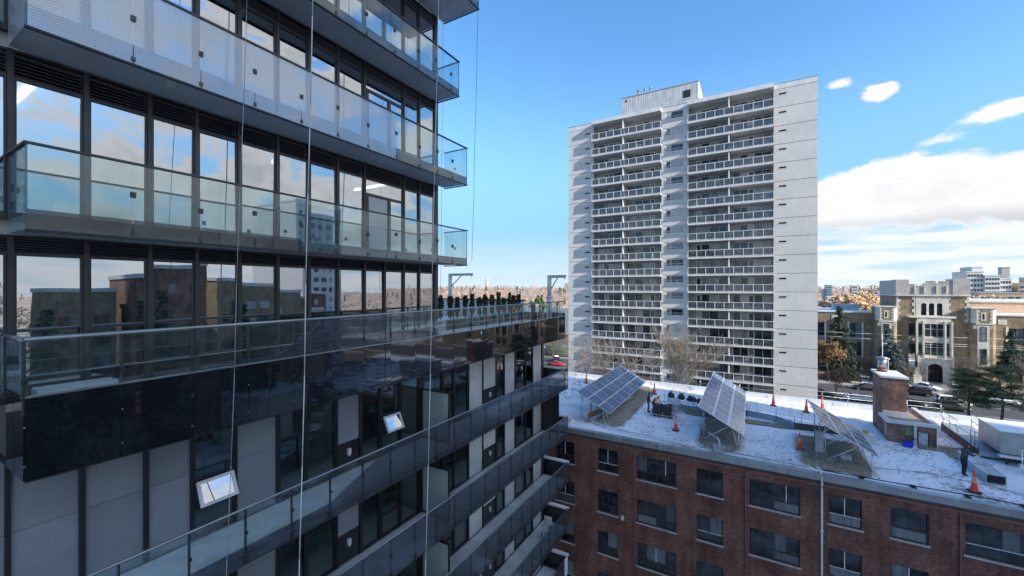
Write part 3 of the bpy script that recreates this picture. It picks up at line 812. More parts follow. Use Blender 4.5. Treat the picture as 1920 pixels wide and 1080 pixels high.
    mb = MB(); mb.tube((XB - .03, y0b, zg), (XB - .03, y1b, zg), .027, 8); mb.build('top_rail', 'rail_metal', bo)
    cube('bottom_rail', 'dark_rail', bo, XB - .02, XB + .012, y0b, y1b, zb - .05, zb - .022)
    # end wall with pale coping, and frosted privacy screen
    cube('end_wall', 'dark_panel', bo, XP - .3, XB - .08, 23.2, 23.36, zb, zg - .12)
    cube('end_coping', 'white_wall', bo, XP - .35, XB - .04, 23.14, 23.42, zg - .119, zg - .04)
    if ri == 1: cube('end_screen', 'dark_panel', bo, XP + .07, -10.05, 22.78, 22.86, zt + .002, zs - .02)
    if y0b < 11:
        s_ = MB(); xa, xb = XP + .08, XB - .16; ys = 12.07
        for q in ((xa, xa + .05, zt + .02, zt + 1.95), (xb - .05, xb, zt + .02, zt + 1.95)): s_.box(q[0], q[1], ys - .03, ys + .03, q[2], q[3])
        s_.box(xa + .05, xb - .05, ys - .03, ys + .03, zt + 1.9, zt + 1.95); s_.box(xa + .05, xb - .05, ys - .03, ys + .03, zt + .06, zt + .11)
        sc_ = s_.build('privacy_screen', 'black_metal', bo)
        cube('screen_pane', 'screen_glass', sc_, xa + .05, xb - .05, ys - .008, ys + .008, zt + .11, zt + 1.9)
cube('side_wall', 'siding', GB, -24, XP - .12, 22.75, 22.95, 0, 19.5)
cube('corner_post', 'frame_metal', GB, XP - .119, XP + .06, 22.72, 22.98, 2.4, 19.49)
cube('base_wall', 'dark_panel', GB, -22, XP - .2, -3, 22.7, 0, 2.2)
cube('low_roof', 'cream', GB, -24, -9.9, 23.6, 24.4, 14.0, 14.2)

# ================================================================ the pale concrete apartment tower
TY = 75.0
TW = empty('apartment_tower', (-11.3, 84, 0), 'pale concrete apartment tower with two stacks of white railed balconies', 'building')
FH = 2.83
NF = 18
FL = [50.2 - FH * i for i in range(NF)]
LX0, LX1 = -25.9, -13.6      # left balcony stack
RX0, RX1 = -9.2, 2.9         # right balcony stack
TX0, TX1 = -31.0, 8.4
RY = 76.1                    # recessed window wall
core = MB(); core.box(TX0 + .05, TX1 - .05, 76.6, 93.0, 0, 53.0)
core.build('core', 'concrete', TW)
for x0, x1 in ((TX0 + .02, LX0 - .08), (LX1 + .1, RX0 - .12), (RX1 + .12, TX1 - .02)):
    cube('joint_backing', 'slot_dark', TW, x0, x1, TY + .13, TY + .17, 0, 53.0)
cube('roof_edge', 'concrete_white', TW, TX0 - .03, TX1 + .03, TY - .04, 93.1, 53.02, 53.85)
cube('roof_flashing', 'galv', TW, TX0 - .06, TX1 + .06, TY - .08, 93.15, 53.851, 53.93)
for x0, x1 in ((LX0 - .05, LX1 + .05), (RX0 - .05, RX1 + .05)):
    cube('roof_canopy', 'concrete_white', TW, x0, x1, 73.9, TY - .045, 53.1, 53.75)
    cube('divider_fin', 'concrete_white', TW, (x0 + x1) / 2 - (.37 if x0 < -20 else .0) - .1, (x0 + x1) / 2 - (.37 if x0 < -20 else .0) + .1, 74.1, RY, 0, 53.05)
fX = lambda u, v, d: (u, TY + d, v)
for i, F in enumerate(FL + [FL[-1] - FH]):
    top = 53.0 if i == 0 else FL[i - 1] - .03
    z0 = max(F + .03, 0)
    for (x0, x1, sx, sz) in ((TX0, LX0 - .02, -27.6, 1.62), (RX1 + .06, TX1, 3.6, 1.92)):
        p = MB(); h = [(sx, sx + .95, F + sz, F + sz + .26)] if F + sz > z0 + .1 else []
        p.wall(fX, x0, x1, z0, top, h, .12)
        p.face([(x0, TY, z0), (x0, TY + 1.6, z0), (x0, TY + 1.6, top), (x0, TY, top)]); p.face([(x1, TY, z0), (x1, TY + 1.6, z0), (x1, TY + 1.6, top), (x1, TY, top)])
        po = p.build('wall_panel', 'concrete', TW, fix=False)
        if h:
            for k in (0, 1):
                cube('vent_slot', 'slot_dark', po, sx + .03 + k * .47, sx + .44 + k * .47, TY + .10, TY + .118, F + sz, F + sz + .24)
            cube('vent_sill', 'concrete_white', po, sx - .25, sx + .98, TY - .03, TY - .002, F + sz - .07, F + sz - .01)
    # middle strip with the stair windows
    a, b = LX1 + .04, RX0 - .06
    p = MB(); h = [(-12.85, -10.05, F + 1.55, F + 2.72)] if F > 0 else []
    p.wall(fX, a, b, z0, top, h, .15); po = p.build('wall_panel', 'concrete', TW, fix=False)
    if h:
        zb, zt = F + 1.55, F + 2.72
        w = MB()
        for q in ((-12.85, -10.05, zb, zb + .06), (-12.85, -10.05, zt - .06, zt), (-12.85, -12.79, zb, zt), (-10.11, -10.05, zb, zt), (-12.12, -12.02, zb, zt), (-12.02, -10.11, zb + .38, zb + .44), (-12.79, -12.12, zb + .38, zb + .44), (-11.1, -11.04, zb, zb + .38), (-12.48, -12.43, zb, zb + .38)):
            w.box(q[0], q[1], TY + .05, TY + .10, q[2], q[3])
        wo = w.build('window', 'white_trim', TW)
        cube('pane', 'tower_pane', wo, -12.79, -12.12, TY + .08, TY + .09, zb + .06, zt - .06)
        cube('pane', 'tower_pane', wo, -12.02, -10.11, TY + .08, TY + .09, zb + .06, zt - .06)
        cube('sill', 'white_trim', wo, -12.9, -10.0, TY - .04, TY + .048, zb - .06, zb - .002)
for x0, x1 in ((LX0 - .02, LX1 + .04), (RX0 - .06, RX1 + .06)):
    for x in (x0, x1):
        cube('return_wall', 'concrete', TW, x - .05, x + .05, TY + .004, RY + .45, 0, 53.0)
stuffp = MB()
for i, F in enumerate(FL):
    ceil = (53.02 if i == 0 else FL[i - 1] - .25)
    for si, (x0, x1) in enumerate(((LX0, LX1), (RX0, RX1))):
        b = MB(); b.box(x0 - .08, x1 + .08, 73.95, RY - .02, F - .24, F)
        bo = b.build('balcony', 'concrete_white', TW)
        fr = MB()
        fr.box(x0, x1, 74.02, 74.09, F + 1.10, F + 1.18); fr.box(x0, x1, 74.02, 74.09, F + .06, F + .12)
        n = 9
        for k in range(n + 1):
            x = x0 + (x1 - x0) * k / n; fr.box(x - .045, x + .045, 74.0, 74.085, F + .002, F + 1.1)
        for xe in (x0, x1):
            fr.box(xe - .035, xe + .035, 74.1, 74.95, F + 1.10, F + 1.17); fr.box(xe - .035, xe + .035, 74.1, 74.95, F + .06, F + .11)
        fr.build('railing', 'white_paint', bo)
        for k in range(n):
            a, c = x0 + (x1 - x0) * k / n + .05, x0 + (x1 - x0) * (k + 1) / n - .05
            if i < 16:
                cube('rail_panel', 'tower_guard' if 'tower_guard' in M else 'guard_glass', bo, a, c, 74.045, 74.06, F + .13, F + 1.09)
            else:
                stuffp.box(a, c, 74.045, 74.06, F + .13, F + 1.09)
        for xe in (x0, x1):
            if i < 16: cube('rail_panel', 'tower_guard', bo, xe - .008, xe + .008, 74.12, 74.93, F + .13, F + 1.09)
        # window wall: two flats, each with a door
        xm = (x0 + x1) / 2 - (.37 if si == 0 else 0)
        if si == 0: flats = [[(x0 + .5, x0 + 1.75, 'p'), (x0 + 1.75, x0 + 2.6, 'p'), (x0 + 2.62, x0 + 3.5, 'd'), (x0 + 3.52, xm - .9, 'p'), (xm - .9, xm - .12, 'p')], [(xm + .3, xm + 1.7, 'p'), (xm + 1.7, xm + 3.1, 'p'), (xm + 3.1, xm + 4.35, 'p'), (xm + 4.4, xm + 5.2, 'd')]]
        else: flats = [[(x0 + 1.05, x0 + 1.8, 'd'), (x0 + 1.85, x0 + 3.1, 'p'), (x0 + 3.1, x0 + 4.5, 'p'), (x0 + 4.5, xm - .12, 'p')], [(xm + .5, xm + 1.55, 'p'), (xm + 1.55, xm + 2.65, 'p'), (xm + 2.68, xm + 3.5, 'd'), (xm + 3.52, xm + 4.65, 'p'), (xm + 4.65, x1 - .2, 'p')]]
        holes = []
        for fl in flats:
            for (a, c, k) in fl: holes.append((a, c, F + .02 if k == 'd' else F + .32, min(F + 2.33, ceil - .1)))
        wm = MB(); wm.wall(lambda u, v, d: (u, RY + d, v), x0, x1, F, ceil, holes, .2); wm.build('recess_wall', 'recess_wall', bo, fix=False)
        for fl in flats:
            for (a, c, k) in fl:
                zt = min(F + 2.33, ceil - .1); zb = F + .02 if k == 'd' else F + .32
                if k == 'd':
                    w = MB()
                    for q in ((a, a + .11, zb, zt), (c - .11, c, zb, zt), (a + .11, c - .11, zt - .12, zt), (a + .11, c - .11, zb, zb + .3), (a + .11, c - .11, zb + 1.0, zb + 1.14)): w.box(q[0], q[1], RY + .02, RY + .08, q[2], q[3])
                    w.build('door', 'white_trim', bo)
                    cube('door_pane', 'tower_pane', bo, a + .11, c - .11, RY + .05, RY + .06, zb + .3, zt - .12)
                else:
                    w = MB(); zm = zb + .62; xm2 = (a + c) / 2
                    for q in ((a, a + .05, zb, zt), (c - .05, c, zb, zt), (a + .05, c - .05, zt - .05, zt), (a + .05, c - .05, zb, zb + .05), (a + .05, c - .05, zm - .03, zm + .03), (xm2 - .03, xm2 + .03, zb + .05, zm - .03)): w.box(q[0], q[1], RY + .05, RY + .10, q[2], q[3])
                    w.build('window_frame', 'white_trim', bo)
                    cube('window_pane', 'tower_pane', bo, a + .05, c - .05, RY + .07, RY + .08, zb + .05, zt - .05)
stuffp.build('rail_panels', 'tower_guard', TW, kind='stuff')
# things left on balconies read as dark shapes behind the glass
for i, si, fx, w_, h_, m_ in ((0, 1, .55, 1.6, 1.35, 'sheet_white'), (1, 1, .7, 1.2, 1.2, 'sheet_white'), (0, 0, .2, 1.0, .9, 'blue_grey'), (1, 0, .35, 1.2, .9, 'blue_grey'), (2, 0, .8, 1.0, .9, 'jacket_dark'), (3, 1, .62, 1.1, .9, 'wood_tan'), (4, 1, .15, .8, 1.0, 'jacket_dark'),
                          (9, 1, .5, .9, .8, 'shrub_leaf'), (11, 0, .6, .8, .7, 'wood_tan'), (12, 1, .86, 1.0, 1.1, 'far_teal'), (8, 0, .15, 1.0, .9, 'jacket_dark'), (13, 1, .6, 1.4, .95, 'jacket_dark'), (14, 1, .9, .8, 1.1, 'far_teal'), (6, 0, .7, .7, 1.0, 'leaf_brown'), (7, 1, .3, 1.0, .8, 'blue_grey')):
    x0, x1 = ((LX0, LX1), (RX0, RX1))[si]; F = FL[i]; x = x0 + (x1 - x0) * fx
    p = MB(); p.box(x, x + w_, 74.4, 74.8, F + .005, F + h_ * .55); p.box(x + .1, x + w_ * .8, 74.45, 74.75, F + h_ * .55, F + h_)
    p.build('stored_item', m_, TW)
rb_ = random.Random(23)
for i in range(16):
    for si, (x0, x1) in enumerate(((LX0, LX1), (RX0, RX1))):
        for k in range(rb_.choice((1, 2, 3, 3))):
            x = rb_.uniform(x0 + .4, x1 - 1.2); F = FL[i]; y = rb_.uniform(74.5, 75.4); kind = rb_.choice('cccbpt'); p = MB()
            if kind == 'c':
                p.box(x, x + .5, y, y + .5, F + .38, F + .44); p.box(x, x + .5, y + .46, y + .5, F + .44, F + .95)
                for ax in (x, x + .46):
                    for ay_ in (y, y + .44): p.box(ax, ax + .04, ay_, ay_ + .04, F + .003, F + .38)
                mt = rb_.choice(('sheet_white', 'bin_plastic', 'wood_tan', 'far_teal'))
            elif kind == 'b': w_ = rb_.uniform(.5, 1.1); p.box(x, x + w_, y, y + .4, F + .003, F + rb_.uniform(.5, 1.3)); mt = rb_.choice(('wood_tan', 'sheet_white', 'blue_grey', 'bin_plastic', 'far_tan'))
            elif kind == 'p':
                p.tube((x, y, F + .003), (x, y, F + .3), .16, 8, r2=.2)
                for _ in range(60): c = Vector((x + rb_.gauss(0, .2), y + rb_.gauss(0, .2), F + .55 + rb_.gauss(0, .22))); u = Vector((rb_.uniform(-1, 1), rb_.uniform(-1, 1), rb_.uniform(0, 1))).normalized(); v = u.orthogonal(); p.face([c - v * .06, c + u * .16, c + v * .06])
                mt = rb_.choice(('shrub_leaf', 'leaf_brown'))
            else: p.tube((x, y, F + .003), (x, y, F + .68), .03, 5); p.tube((x, y, F + .68), (x, y, F + .72), .38, 12); mt = rb_.choice(('sheet_white', 'bin_plastic'))
            p.build('stored_item', mt, TW, fix=False)
# roof plant room with three flues
PH = MB()
x0, x1, y0, y1, zt = -21.9, -8.2, 80.0, 86.5, 59.45
PH.box(x0, x1, y0, y1, 53.94, zt)
pho = PH.build('plant_room', 'pent_metal', TW)
n = 34
for k in range(n):
    x = x0 + (x1 - x0) * (k + .3) / n; cube('cladding_rib', 'pent_metal', pho, x, x + .13, y0 - .022, y0 - .002, 53.95, zt - .3)
cube('parapet_cap', 'galv', pho, x0 - .08, x1 + .08, y0 - .1, y1 + .1, zt + .002, zt + .18)
cube('end_sunlit_sheet', 'white_wall', pho, x1 + .002, x1 + .05, y0, y1, 53.95, zt)  # pale cream sheet: sunlight on this end is put into its colour
for (a, c, zb, ze) in ((-10.75, -9.5, 56.9, 58.3), (-21.2, -20.85, 58.6, 59.0), (-18.6, -17.0, 54.4, 55.3)):
    cube('opening', 'slot_dark', pho, a, c, y0 - .058, y0 - .051, zb, ze)
cube('opening_frame', 'white_trim', pho, -10.9, -9.35, y0 - .07, y0 - .0505, 56.75, 56.89)
for x in (-19.4, -18.2, -17.1):
    f_ = MB(); f_.tube((x, 83, zt + .1), (x, 83, 61.9), .19, 12); f_.tube((x, 83, 61.6), (x, 83, 61.75), .24, 12); f_.build('flue', 'steel', pho)
cube('mast', 'white_trim', pho, -15.2, -15.12, y0 - .3, y0 - .22, 53.95, 56.2)

# ================================================================ the brick building with the snowy roof
BY, BYB, BZ = 28.4, 46.0, 12.0
BX0, BX1 = -22.0, 16.0
BB = empty('brick_building', (-3, 37, 0), 'dark red brick building of four storeys with a flat snowy roof', 'building')
WINS = [(-12.75, -11.27, 0), (-9.49, -8.05, 0), (-6.75, -4.24, 1), (-3.02, -1.52, 0), (-.12, 2.38, 1), (3.66, 5.1, 0), (6.25, 7.7, 0), (8.99, 11.5, 1), (12.6, 14.1, 0), (-16.5, -15.0, 0), (-20.0, -17.6, 1)]
HEADS = [11.1, 8.17, 5.22, 2.28]
holes = [(a, b, h - 1.58, h) for h in HEADS for a, b, k in WINS]
w = MB(); w.wall(lambda u, v, d: (u, BY + d, v), BX0, BX1, 0, 11.62, holes, .13)
w.face([(BX0, BY, 0), (BX0, BYB, 0), (BX0, BYB, 11.62), (BX0, BY, 11.62)]); w.face([(BX1, BY, 0), (BX1, BYB, 0), (BX1, BYB, 11.62), (BX1, BY, 11.62)]); w.face([(BX0, BYB, 0), (BX1, BYB, 0), (BX1, BYB, 11.62), (BX0, BYB, 11.62)])
w.build('wall', 'brick', BB, fix=False)
for hi, h in enumerate(HEADS):
    for a, b, k in WINS:
        zb = h - 1.58; w = MB()
        for q in ((a, a + .05, zb, h), (b - .05, b, zb, h), (a + .05, b - .05, h - .05, h), (a + .05, b - .05, zb, zb + .05), (a + .05, b - .05, zb + .52, zb + .58)): w.box(q[0], q[1], BY + .07, BY + .13, q[2], q[3])
        nx = 4 if k else 2
        xs = [a + .05 + (b - a - .1) * j / nx for j in range(nx + 1)]
        lo = [a + .05, (a + b) / 2, b - .05] if k else [a + .05, b - .05]
        for x in xs[1:-1]: w.box(x - .022, x + .022, BY + .08, BY + .125, zb + .58, h - .05)
        for x in lo[1:-1]: w.box(x - .02, x + .02, BY + .08, BY + .125, zb + .05, zb + .52)
        wo = w.build('window', 'frame_metal', BB)
        for x, x2 in zip(xs[:-1], xs[1:]):
            cube('pane', 'brick_pane', wo, x + .022, x2 - .022, BY + .105, BY + .115, zb + .58, h - .05)
        for x, x2 in zip(lo[:-1], lo[1:]):
            cube('pane', 'brick_pane', wo, x + .02, x2 - .02, BY + .105, BY + .115, zb + .05, zb + .52)
        if rnd.random() < .45:
            x = xs[rnd.randrange(1, len(xs) - 1)]; cube('sash_bar', 'white_trim', wo, x - .03, x + .015, BY + .06, BY + .069, zb + .58, h - .05)
        if rnd.random() < .4:
            cube('sash_bar', 'white_trim', wo, xs[0], xs[-1], BY + .055, BY + .069, zb + .54, zb + .58)
        cube('sill', 'sill', wo, a - .06, b + .06, BY - .06, BY + .068, zb - .09, zb - .003)
# string course and roof edge
cube('string_course', 'brick', BB, BX0, BX1, BY - .03, BY - .002, 6.08, 6.2)
cube('eave_board', 'pipe_red', BB, BX0, BX1, BY - .05, BY - .003, 11.50, 11.62)  # dark red board along the eave
rf = MB(); rf.box(BX0, BX1, BY, BYB, 11.63, 11.96)
roof = rf.build('roof', 'felt', BB)
n = 16
for i in range(n):
    x = BX0 + (BX1 - BX0) * i / n; x2 = BX0 + (BX1 - BX0) * (i + 1) / n
    cube('coping', 'coping', roof, x + .004, x2 - .004, BY - .10, BY + .30, 11.80, 12.16)
    cube('coping', 'white_trim', roof, x + .004, x2 - .004, BYB - .35, BYB + .1, 11.98, 12.42)
for x0, x1 in ((BX0 - .1, BX0 + .3), (BX1 - .3, BX1 + .1)):
    cube('coping', 'coping', roof, x0, x1, BY + .31, BYB - .36, 11.98, 12.2)
# snow blanket on the roof: gently uneven
sm = MB(); nx, ny = 76, 34
gx = [BX0 + .35 + (BX1 - BX0 - .7) * i / nx for i in range(nx + 1)]; gy = [BY + .34 + (BYB - BY - .7) * j / ny for j in range(ny + 1)]
def snow_z(x, y): return 12.055 + .035 * mnoise.noise((x * .9, y * .9, 1.5)) + .02 * mnoise.noise((x * 3, y * 3, 4))
b0 = len(sm.v)
for x in gx:
    for y in gy: sm.v.append((x, y, snow_z(x, y)))
for i in range(nx):
    for j in range(ny):
        a = b0 + i * (ny + 1) + j; sm.f.append((a, a + ny + 1, a + ny + 2, a + 1)); sm.m.append(0); sm.s.append(True)
sm.build('roof_snow', 'snow_roof', fix=False, kind='stuff', label='thin speckled snow lying on the flat brick building roof', cat='snow')
# trodden footprints
fp = MB(); rf_ = random.Random(9)
for trail in ([(-7.6, 35.2), (-6.5, 33.6), (-4.0, 33.2)], [(-7.4, 36.4), (-7.9, 39.5), (-7.2, 43.5)], [(1.0, 33.5), (1.8, 36.2), (.5, 40.8), (3.5, 43.6)], [(9.9, 32.0), (7.6, 31.2), (6.8, 33.5), (8.6, 35.9)], [(10.4, 33.2), (10.6, 35.8), (11.4, 38.5), (11.2, 43)], [(9.9, 36.0), (9.2, 34.2), (9.6, 31.5), (12.6, 29.9)], [(-7.0, 34.2), (-8.0, 31.5), (-6.0, 29.9), (-3.6, 30.2)], [(6.6, 38.5), (6.2, 41.5), (2.0, 42.0), (-2.5, 42.5)]):
    for (xa, ya), (xb, yb) in zip(trail[:-1], trail[1:]):
        d = Vector((xb - xa, yb - ya, 0)); u = d.normalized(); v = Vector((-u.y, u.x, 0)); n = int(d.length / .36)
        for i in range(n):
            c = Vector((xa, ya, 0)) + d * (i + .5) / n + v * ((.12 if i % 2 else -.12) + rf_.gauss(0, .05)) + u * rf_.gauss(0, .05)
            ring = [c + u * (.15 * math.cos(k * 1.047)) + v * (.055 * math.sin(k * 1.047)) for k in range(6)]
            fp.face([(p.x, p.y, snow_z(p.x, p.y) + .008) for p in ring])
fp.build('footprints', 'trodden', fix=False, kind='stuff', label='lines of footprints trodden through the thin roof snow', cat='footprints')
# downpipes
for x, m_, r_, zt in ((-6.9, 'pipe_red', .04, 11.5), (-.31, 'pipe_red', .045, 11.5), (8.81, 'pipe_red', .045, 11.5)):
    d_ = MB(); d_.tube((x, BY - .06, .1), (x, BY - .06, zt), r_, 6)
    for z in (2, 5, 8, 10.5): d_.box(x - .07, x + .07, BY - .11, BY - .004, z, z + .05)
    d_.build('downpipe', m_, BB)
d_ = MB(); d_.path([(3.36, BY - .09, .1), (3.36, BY - .09, 11.4), (3.36, BY - .2, 11.75), (3.33, BY + .1, 12.3), (3.2, BY + .5, 12.35)], .055, 8)
for z in (3, 6, 9): d_.box(3.27, 3.45, BY - .15, BY - .004, z, z + .05)
d_.build('downpipe', 'white_trim', BB, label='thick white conduit running down the brick wall')
v_ = MB(); v_.box(-7.9 + .1, -7.62, BY - .12, BY - .003, 6.45, 6.75); v_.tube((-7.7, BY - .14, 6.6), (-7.7, BY - .05, 6.6), .09, 8)
v_.build('wall_vent', 'white_trim', BB)

# ---------------- chimney and stair head on the roof
ch = MB(); ch.box(8.07, 9.36, 38.62, 41.4, 11.97, 16.12)
cho = ch.build('chimney', 'brick_red', BB)
c_ = MB(); c_.box(7.97, 9.46, 38.5, 41.5, 16.122, 16.24); c_.build('chimney_cap', 'white_wall', cho)
f_ = MB(); f_.tube((8.45, 40.6, 16.24), (8.45, 40.6, 16.5), .30, 14, mi=1); f_.tube((8.45, 40.6, 16.5), (8.45, 40.6, 17.25), .27, 14); f_.tube((8.45, 40.6, 17.28), (8.45, 40.6, 17.36), .40, 14, r2=.12); f_.tube((8.45, 40.6, 17.24), (8.45, 40.6, 17.28), .40, 14)
f_.build('flue', ['steel', 'pipe_red'], cho)
st = MB(); fy = lambda u, v, d: (u, 36.8 + d, v)
st.wall(fy, 7.98, 10.35, 11.97, 13.42, [(9.45, 9.98, 12.02, 13.05)], .1); st.face([(7.98, 36.8, 11.97), (7.98, 38.61, 11.97), (7.98, 38.61, 13.42), (7.98, 36.8, 13.42)]); st.face([(10.35, 36.8, 11.97), (10.35, 41.3, 11.97), (10.35, 41.3, 13.42), (10.35, 36.8, 13.42)]); st.face([(9.37, 41.3, 11.97), (10.35, 41.3, 11.97), (10.35, 41.3, 13.42), (9.37, 41.3, 13.42)])
sto = st.build('stair_head', 'brick_red', BB, fix=False)
cube('door', 'galv', sto, 9.5, 9.95, 36.86, 36.9, 12.03, 13.0)
cube('door_handle', 'black_metal', sto, 9.83, 9.88, 36.84, 36.859, 12.5, 12.56)
cube('coping', 'white_paint', sto, 7.85, 10.5, 36.65, 36.95, 13.425, 13.62); cube('coping', 'white_paint', sto, 7.85, 8.06, 36.951, 38.6, 13.425, 13.62); cube('coping', 'white_paint', sto, 10.25, 10.5, 36.951, 41.4, 13.425, 13.62); cube('coping', 'white_paint', sto, 8.07, 9.37, 38.42, 38.615, 13.426, 13.8)
cube('roof_felt', 'gravel_brown', sto, 8.06, 10.25, 36.95, 38.42, 13.36, 13.47); cube('roof_felt', 'gravel_brown', sto, 9.38, 10.25, 38.421, 41.3, 13.36, 13.47)
cube('downpipe', 'white_paint', sto, 9.24, 9.36, 36.68, 36.795, 12.05, 13.42)
cube('wall_panel', 'green_panel', sto, 8.82, 9.23, 36.77, 36.797, 12.72, 13.18)
cube('side_door', 'blue_grey', sto, 7.94, 7.978, 37.1, 37.55, 12.35, 13.2)
cube('plinth', 'white_trim', sto, 7.84, 9.4, 36.62, 36.796, 11.97, 12.16); cube('plinth', 'white_trim', sto, 7.78, 7.97, 36.797, 41.2, 11.97, 12.16); cube('door_step', 'gravel_brown', sto, 9.42, 10.5, 36.3, 36.79, 11.97, 12.14)

# ================================================================ things on the brick building's roof
RZ = 12.07


def solar_array(label, x_hi, z_hi, x_lo, z_lo, ya, yb, n, legs):
    root = empty('solar_array', ((x_hi + x_lo) / 2, (ya + yb) / 2, RZ), label, 'solar panels', 'solar arrays on the roof')
    P = lambda u, y, off=0.0: Vector((x_hi + (x_lo - x_hi) * u, y, z_hi + (z_lo - z_hi) * u)) + nrm * off
    sl_ = Vector((x_lo - x_hi, 0, z_lo - z_hi)); L = sl_.length; sl_.normalize(); ay = Vector((0, 1, 0)); nrm = sl_.cross(ay); nrm = nrm if nrm.z > 0 else -nrm
    pl = (yb - ya) / n; pw = L / 3
    proto = None
    for i in range(n):
        for j in range(3):
            c = P((j + .5) / 3, ya + (i + .5) * pl)
            if proto is None:
                f = MB(); hw, hl = pw / 2 - .012, pl / 2 - .012
                f.obox(c, sl_, ay, nrm, hw - .02, hl - .02, .015, 0)
                for s in (-1, 1):
                    f.obox(c + ay * s * (hl - .02), sl_, ay, nrm, hw, .02, .02, 1); f.obox(c + sl_ * s * (hw - .026), sl_, ay, nrm, .026, hl - .041, .02, 1)
                for q in range(1, 6): f.obox(c + ay * (hl * 2 * q / 6 - hl) + nrm * .0155, sl_, ay, nrm, hw - .03, .006, .001, 2)
                for q in range(1, 3): f.obox(c + sl_ * (hw * 2 * q / 3 - hw) + nrm * .0165, sl_, ay, nrm, .005, hl - .03, .001, 2)
                proto = f.build('panel', ['solar_cell', 'alu', 'solar_line'], root, origin=c)
            else:
                copy_part(proto, root, c, 'panel')
    bm_ = MB()
    for u in (.08, .36, .64, .92):
        p, q = P(u, ya + .1, -.06), P(u, yb - .1, -.06); bm_.tube(p, q, .03, 4)
    bm_.build('rack_rail', 'galv', root)
    for y in legs:
        for (u, m_) in ((.14, 'galv'), (.9, 'alu')):
            t = P(u, y, -.08); lg = MB(); lg.tube((t.x, y, RZ - .05), t, .035, 5); lg.build('leg', m_, root)
        lg = MB(); t = P(.9, y, -.08); t2 = P(.14, y, -.08)
        lg.tube((t.x + .0, y, RZ + .02), (t2.x, y, RZ + .02), .025, 4); lg.tube((t2.x, y, RZ + .2), P(.7, y, -.1), .025, 4); lg.tube((t.x, y + .5, RZ), P(.75, y, -.1), .022, 4); lg.tube((t.x, y - .5, RZ), P(.75, y, -.1), .022, 4)
        lg.build('brace', 'alu', root)
    return root


solar_array('tilted blue solar array at the left end of the snowy roof', -12.16, 14.2, -9.45, 12.76, 31.1, 43.9, 8, (31.4, 35.4, 39.4, 43.4))
solar_array('middle tilted solar array catching a pale glare on its low corner', -3.14, 14.55, -.42, 13.02, 30.2, 43.2, 8, (30.6, 34.6, 38.6, 42.6))
solar_array('smaller grey solar array beside the brick chimney', 3.42, 14.6, 6.22, 12.98, 30.1, 35.5, 4, (30.4, 32.8, 35.2))

rg = random.Random(5)


def gravel(label, x0, x1, y0, y1, seed, n_gr):
    m = MB(); k = 110; ring = []
    for i in range(k):
        t = 2 * math.pi * i / k; cx, sy = math.cos(t), math.sin(t)
        r = 1 + .16 * mnoise.noise((cx * 2 + seed, sy * 2, seed)) + .10 * mnoise.noise((cx * 9 + seed, sy * 9, seed))
        ring.append(((x0 + x1) / 2 + math.copysign(abs(cx) ** .45, cx) * (x1 - x0) / 2 * r, (y0 + y1) / 2 + math.copysign(abs(sy) ** .45, sy) * (y1 - y0) / 2 * min(r, 1.02), 12.115))
    m.face(ring)
    for _ in range(n_gr):
        x = rg.uniform(x0 - .15, x1 + .15); y = rg.uniform(y0, y1); a = rg.uniform(0, 6.28); h = rg.uniform(.03, .16); wd = rg.uniform(.008, .02)
        dx, dy = math.cos(a) * wd, math.sin(a) * wd; lx, ly = rg.uniform(-.1, .1), rg.uniform(-.1, .1)
        m.face([(x - dx, y - dy, 12.08), (x + dx, y + dy, 12.08), (x + lx, y + ly, 12.10 + h)], 1)
    m.build('gravel_bed', ['gravel_brown', 'dry_grass'], fix=False, kind='stuff', label=label, cat='gravel')


gravel('strip of bare gravel and dry grass under the left solar array', -11.6, -8.4, 30.2, 44.4, 1.3, 5000)
gravel('strip of bare gravel and dry grass under the middle solar array', -3.2, -.6, 29.4, 40.0, 2.9, 4200)
gravel('strip of bare gravel and dry grass under the small solar array', 2.6, 5.9, 29.3, 35.4, 4.1, 4500)
gravel('bare gravel along the low blue grey barrier', -5.0, 2.9, 36.4, 37.5, 7.7, 1600)
gravel('bare gravel patch by the ramp beyond the walking man', 10.6, 11.9, 35.2, 37.6, 9.7, 500)


def cone(x, y, label, s=1.0):
    m = MB(); z = 12.09
    m.box(x - .21 * s, x + .21 * s, y - .21 * s, y + .21 * s, z - .03, z + .035, 1)
    prof = [(.165, .035), (.15, .06), (.105, .45), (.105, .46), (.085, .60), (.082, .61), (.065, .76), (.05, .92), (.033, .97), (.06, .985), (.06, 1.0), (.03, 1.02), (.028, 1.08)]
    cols = [0, 0, 0, 2, 0, 2, 0, 0, 0, 0, 0, 0]
    for (r0, h0), (r1, h1), c in zip(prof[:-1], prof[1:], cols):
        m.tube((x, y, z + h0 * s), (x, y, z + h1 * s), r0 * s, 12, r2=r1 * s, mi=c, cap=False)
    m.face([(x + .028 * s * math.cos(i * .6283), y + .028 * s * math.sin(i * .6283), z + 1.08 * s) for i in range(10)])
    return m.build('traffic_cone', ['cone_orange', 'rubber', 'cone_white'], label=label, cat='cone', group='traffic cones on the roof', fix=False)


cone(-4.81, 32.01, 'orange cone standing in front of the black bins, between two solar arrays')
cone(-8.27, 41.95, 'orange cone by the far roof edge behind the two workers')
cone(-11.37, 32.28, 'orange cone half hidden under the left solar array')
cone(-15.68, 43.0, 'orange cone beyond the left solar array, near the glass balcony')
cone(1.66, 43.07, 'orange cone by the far roof edge just right of the middle solar array')
cone(3.97, 42.25, 'orange cone by the far roof edge left of the small solar array top')
cone(2.67, 32.23, 'orange cone on the gravel edge left of the small solar array legs')
cone(5.25, 43.9, 'orange cone peeping out behind the top of the small solar array')
cone(9.84, 30.06, 'orange cone at the front right beside the black ended duct')

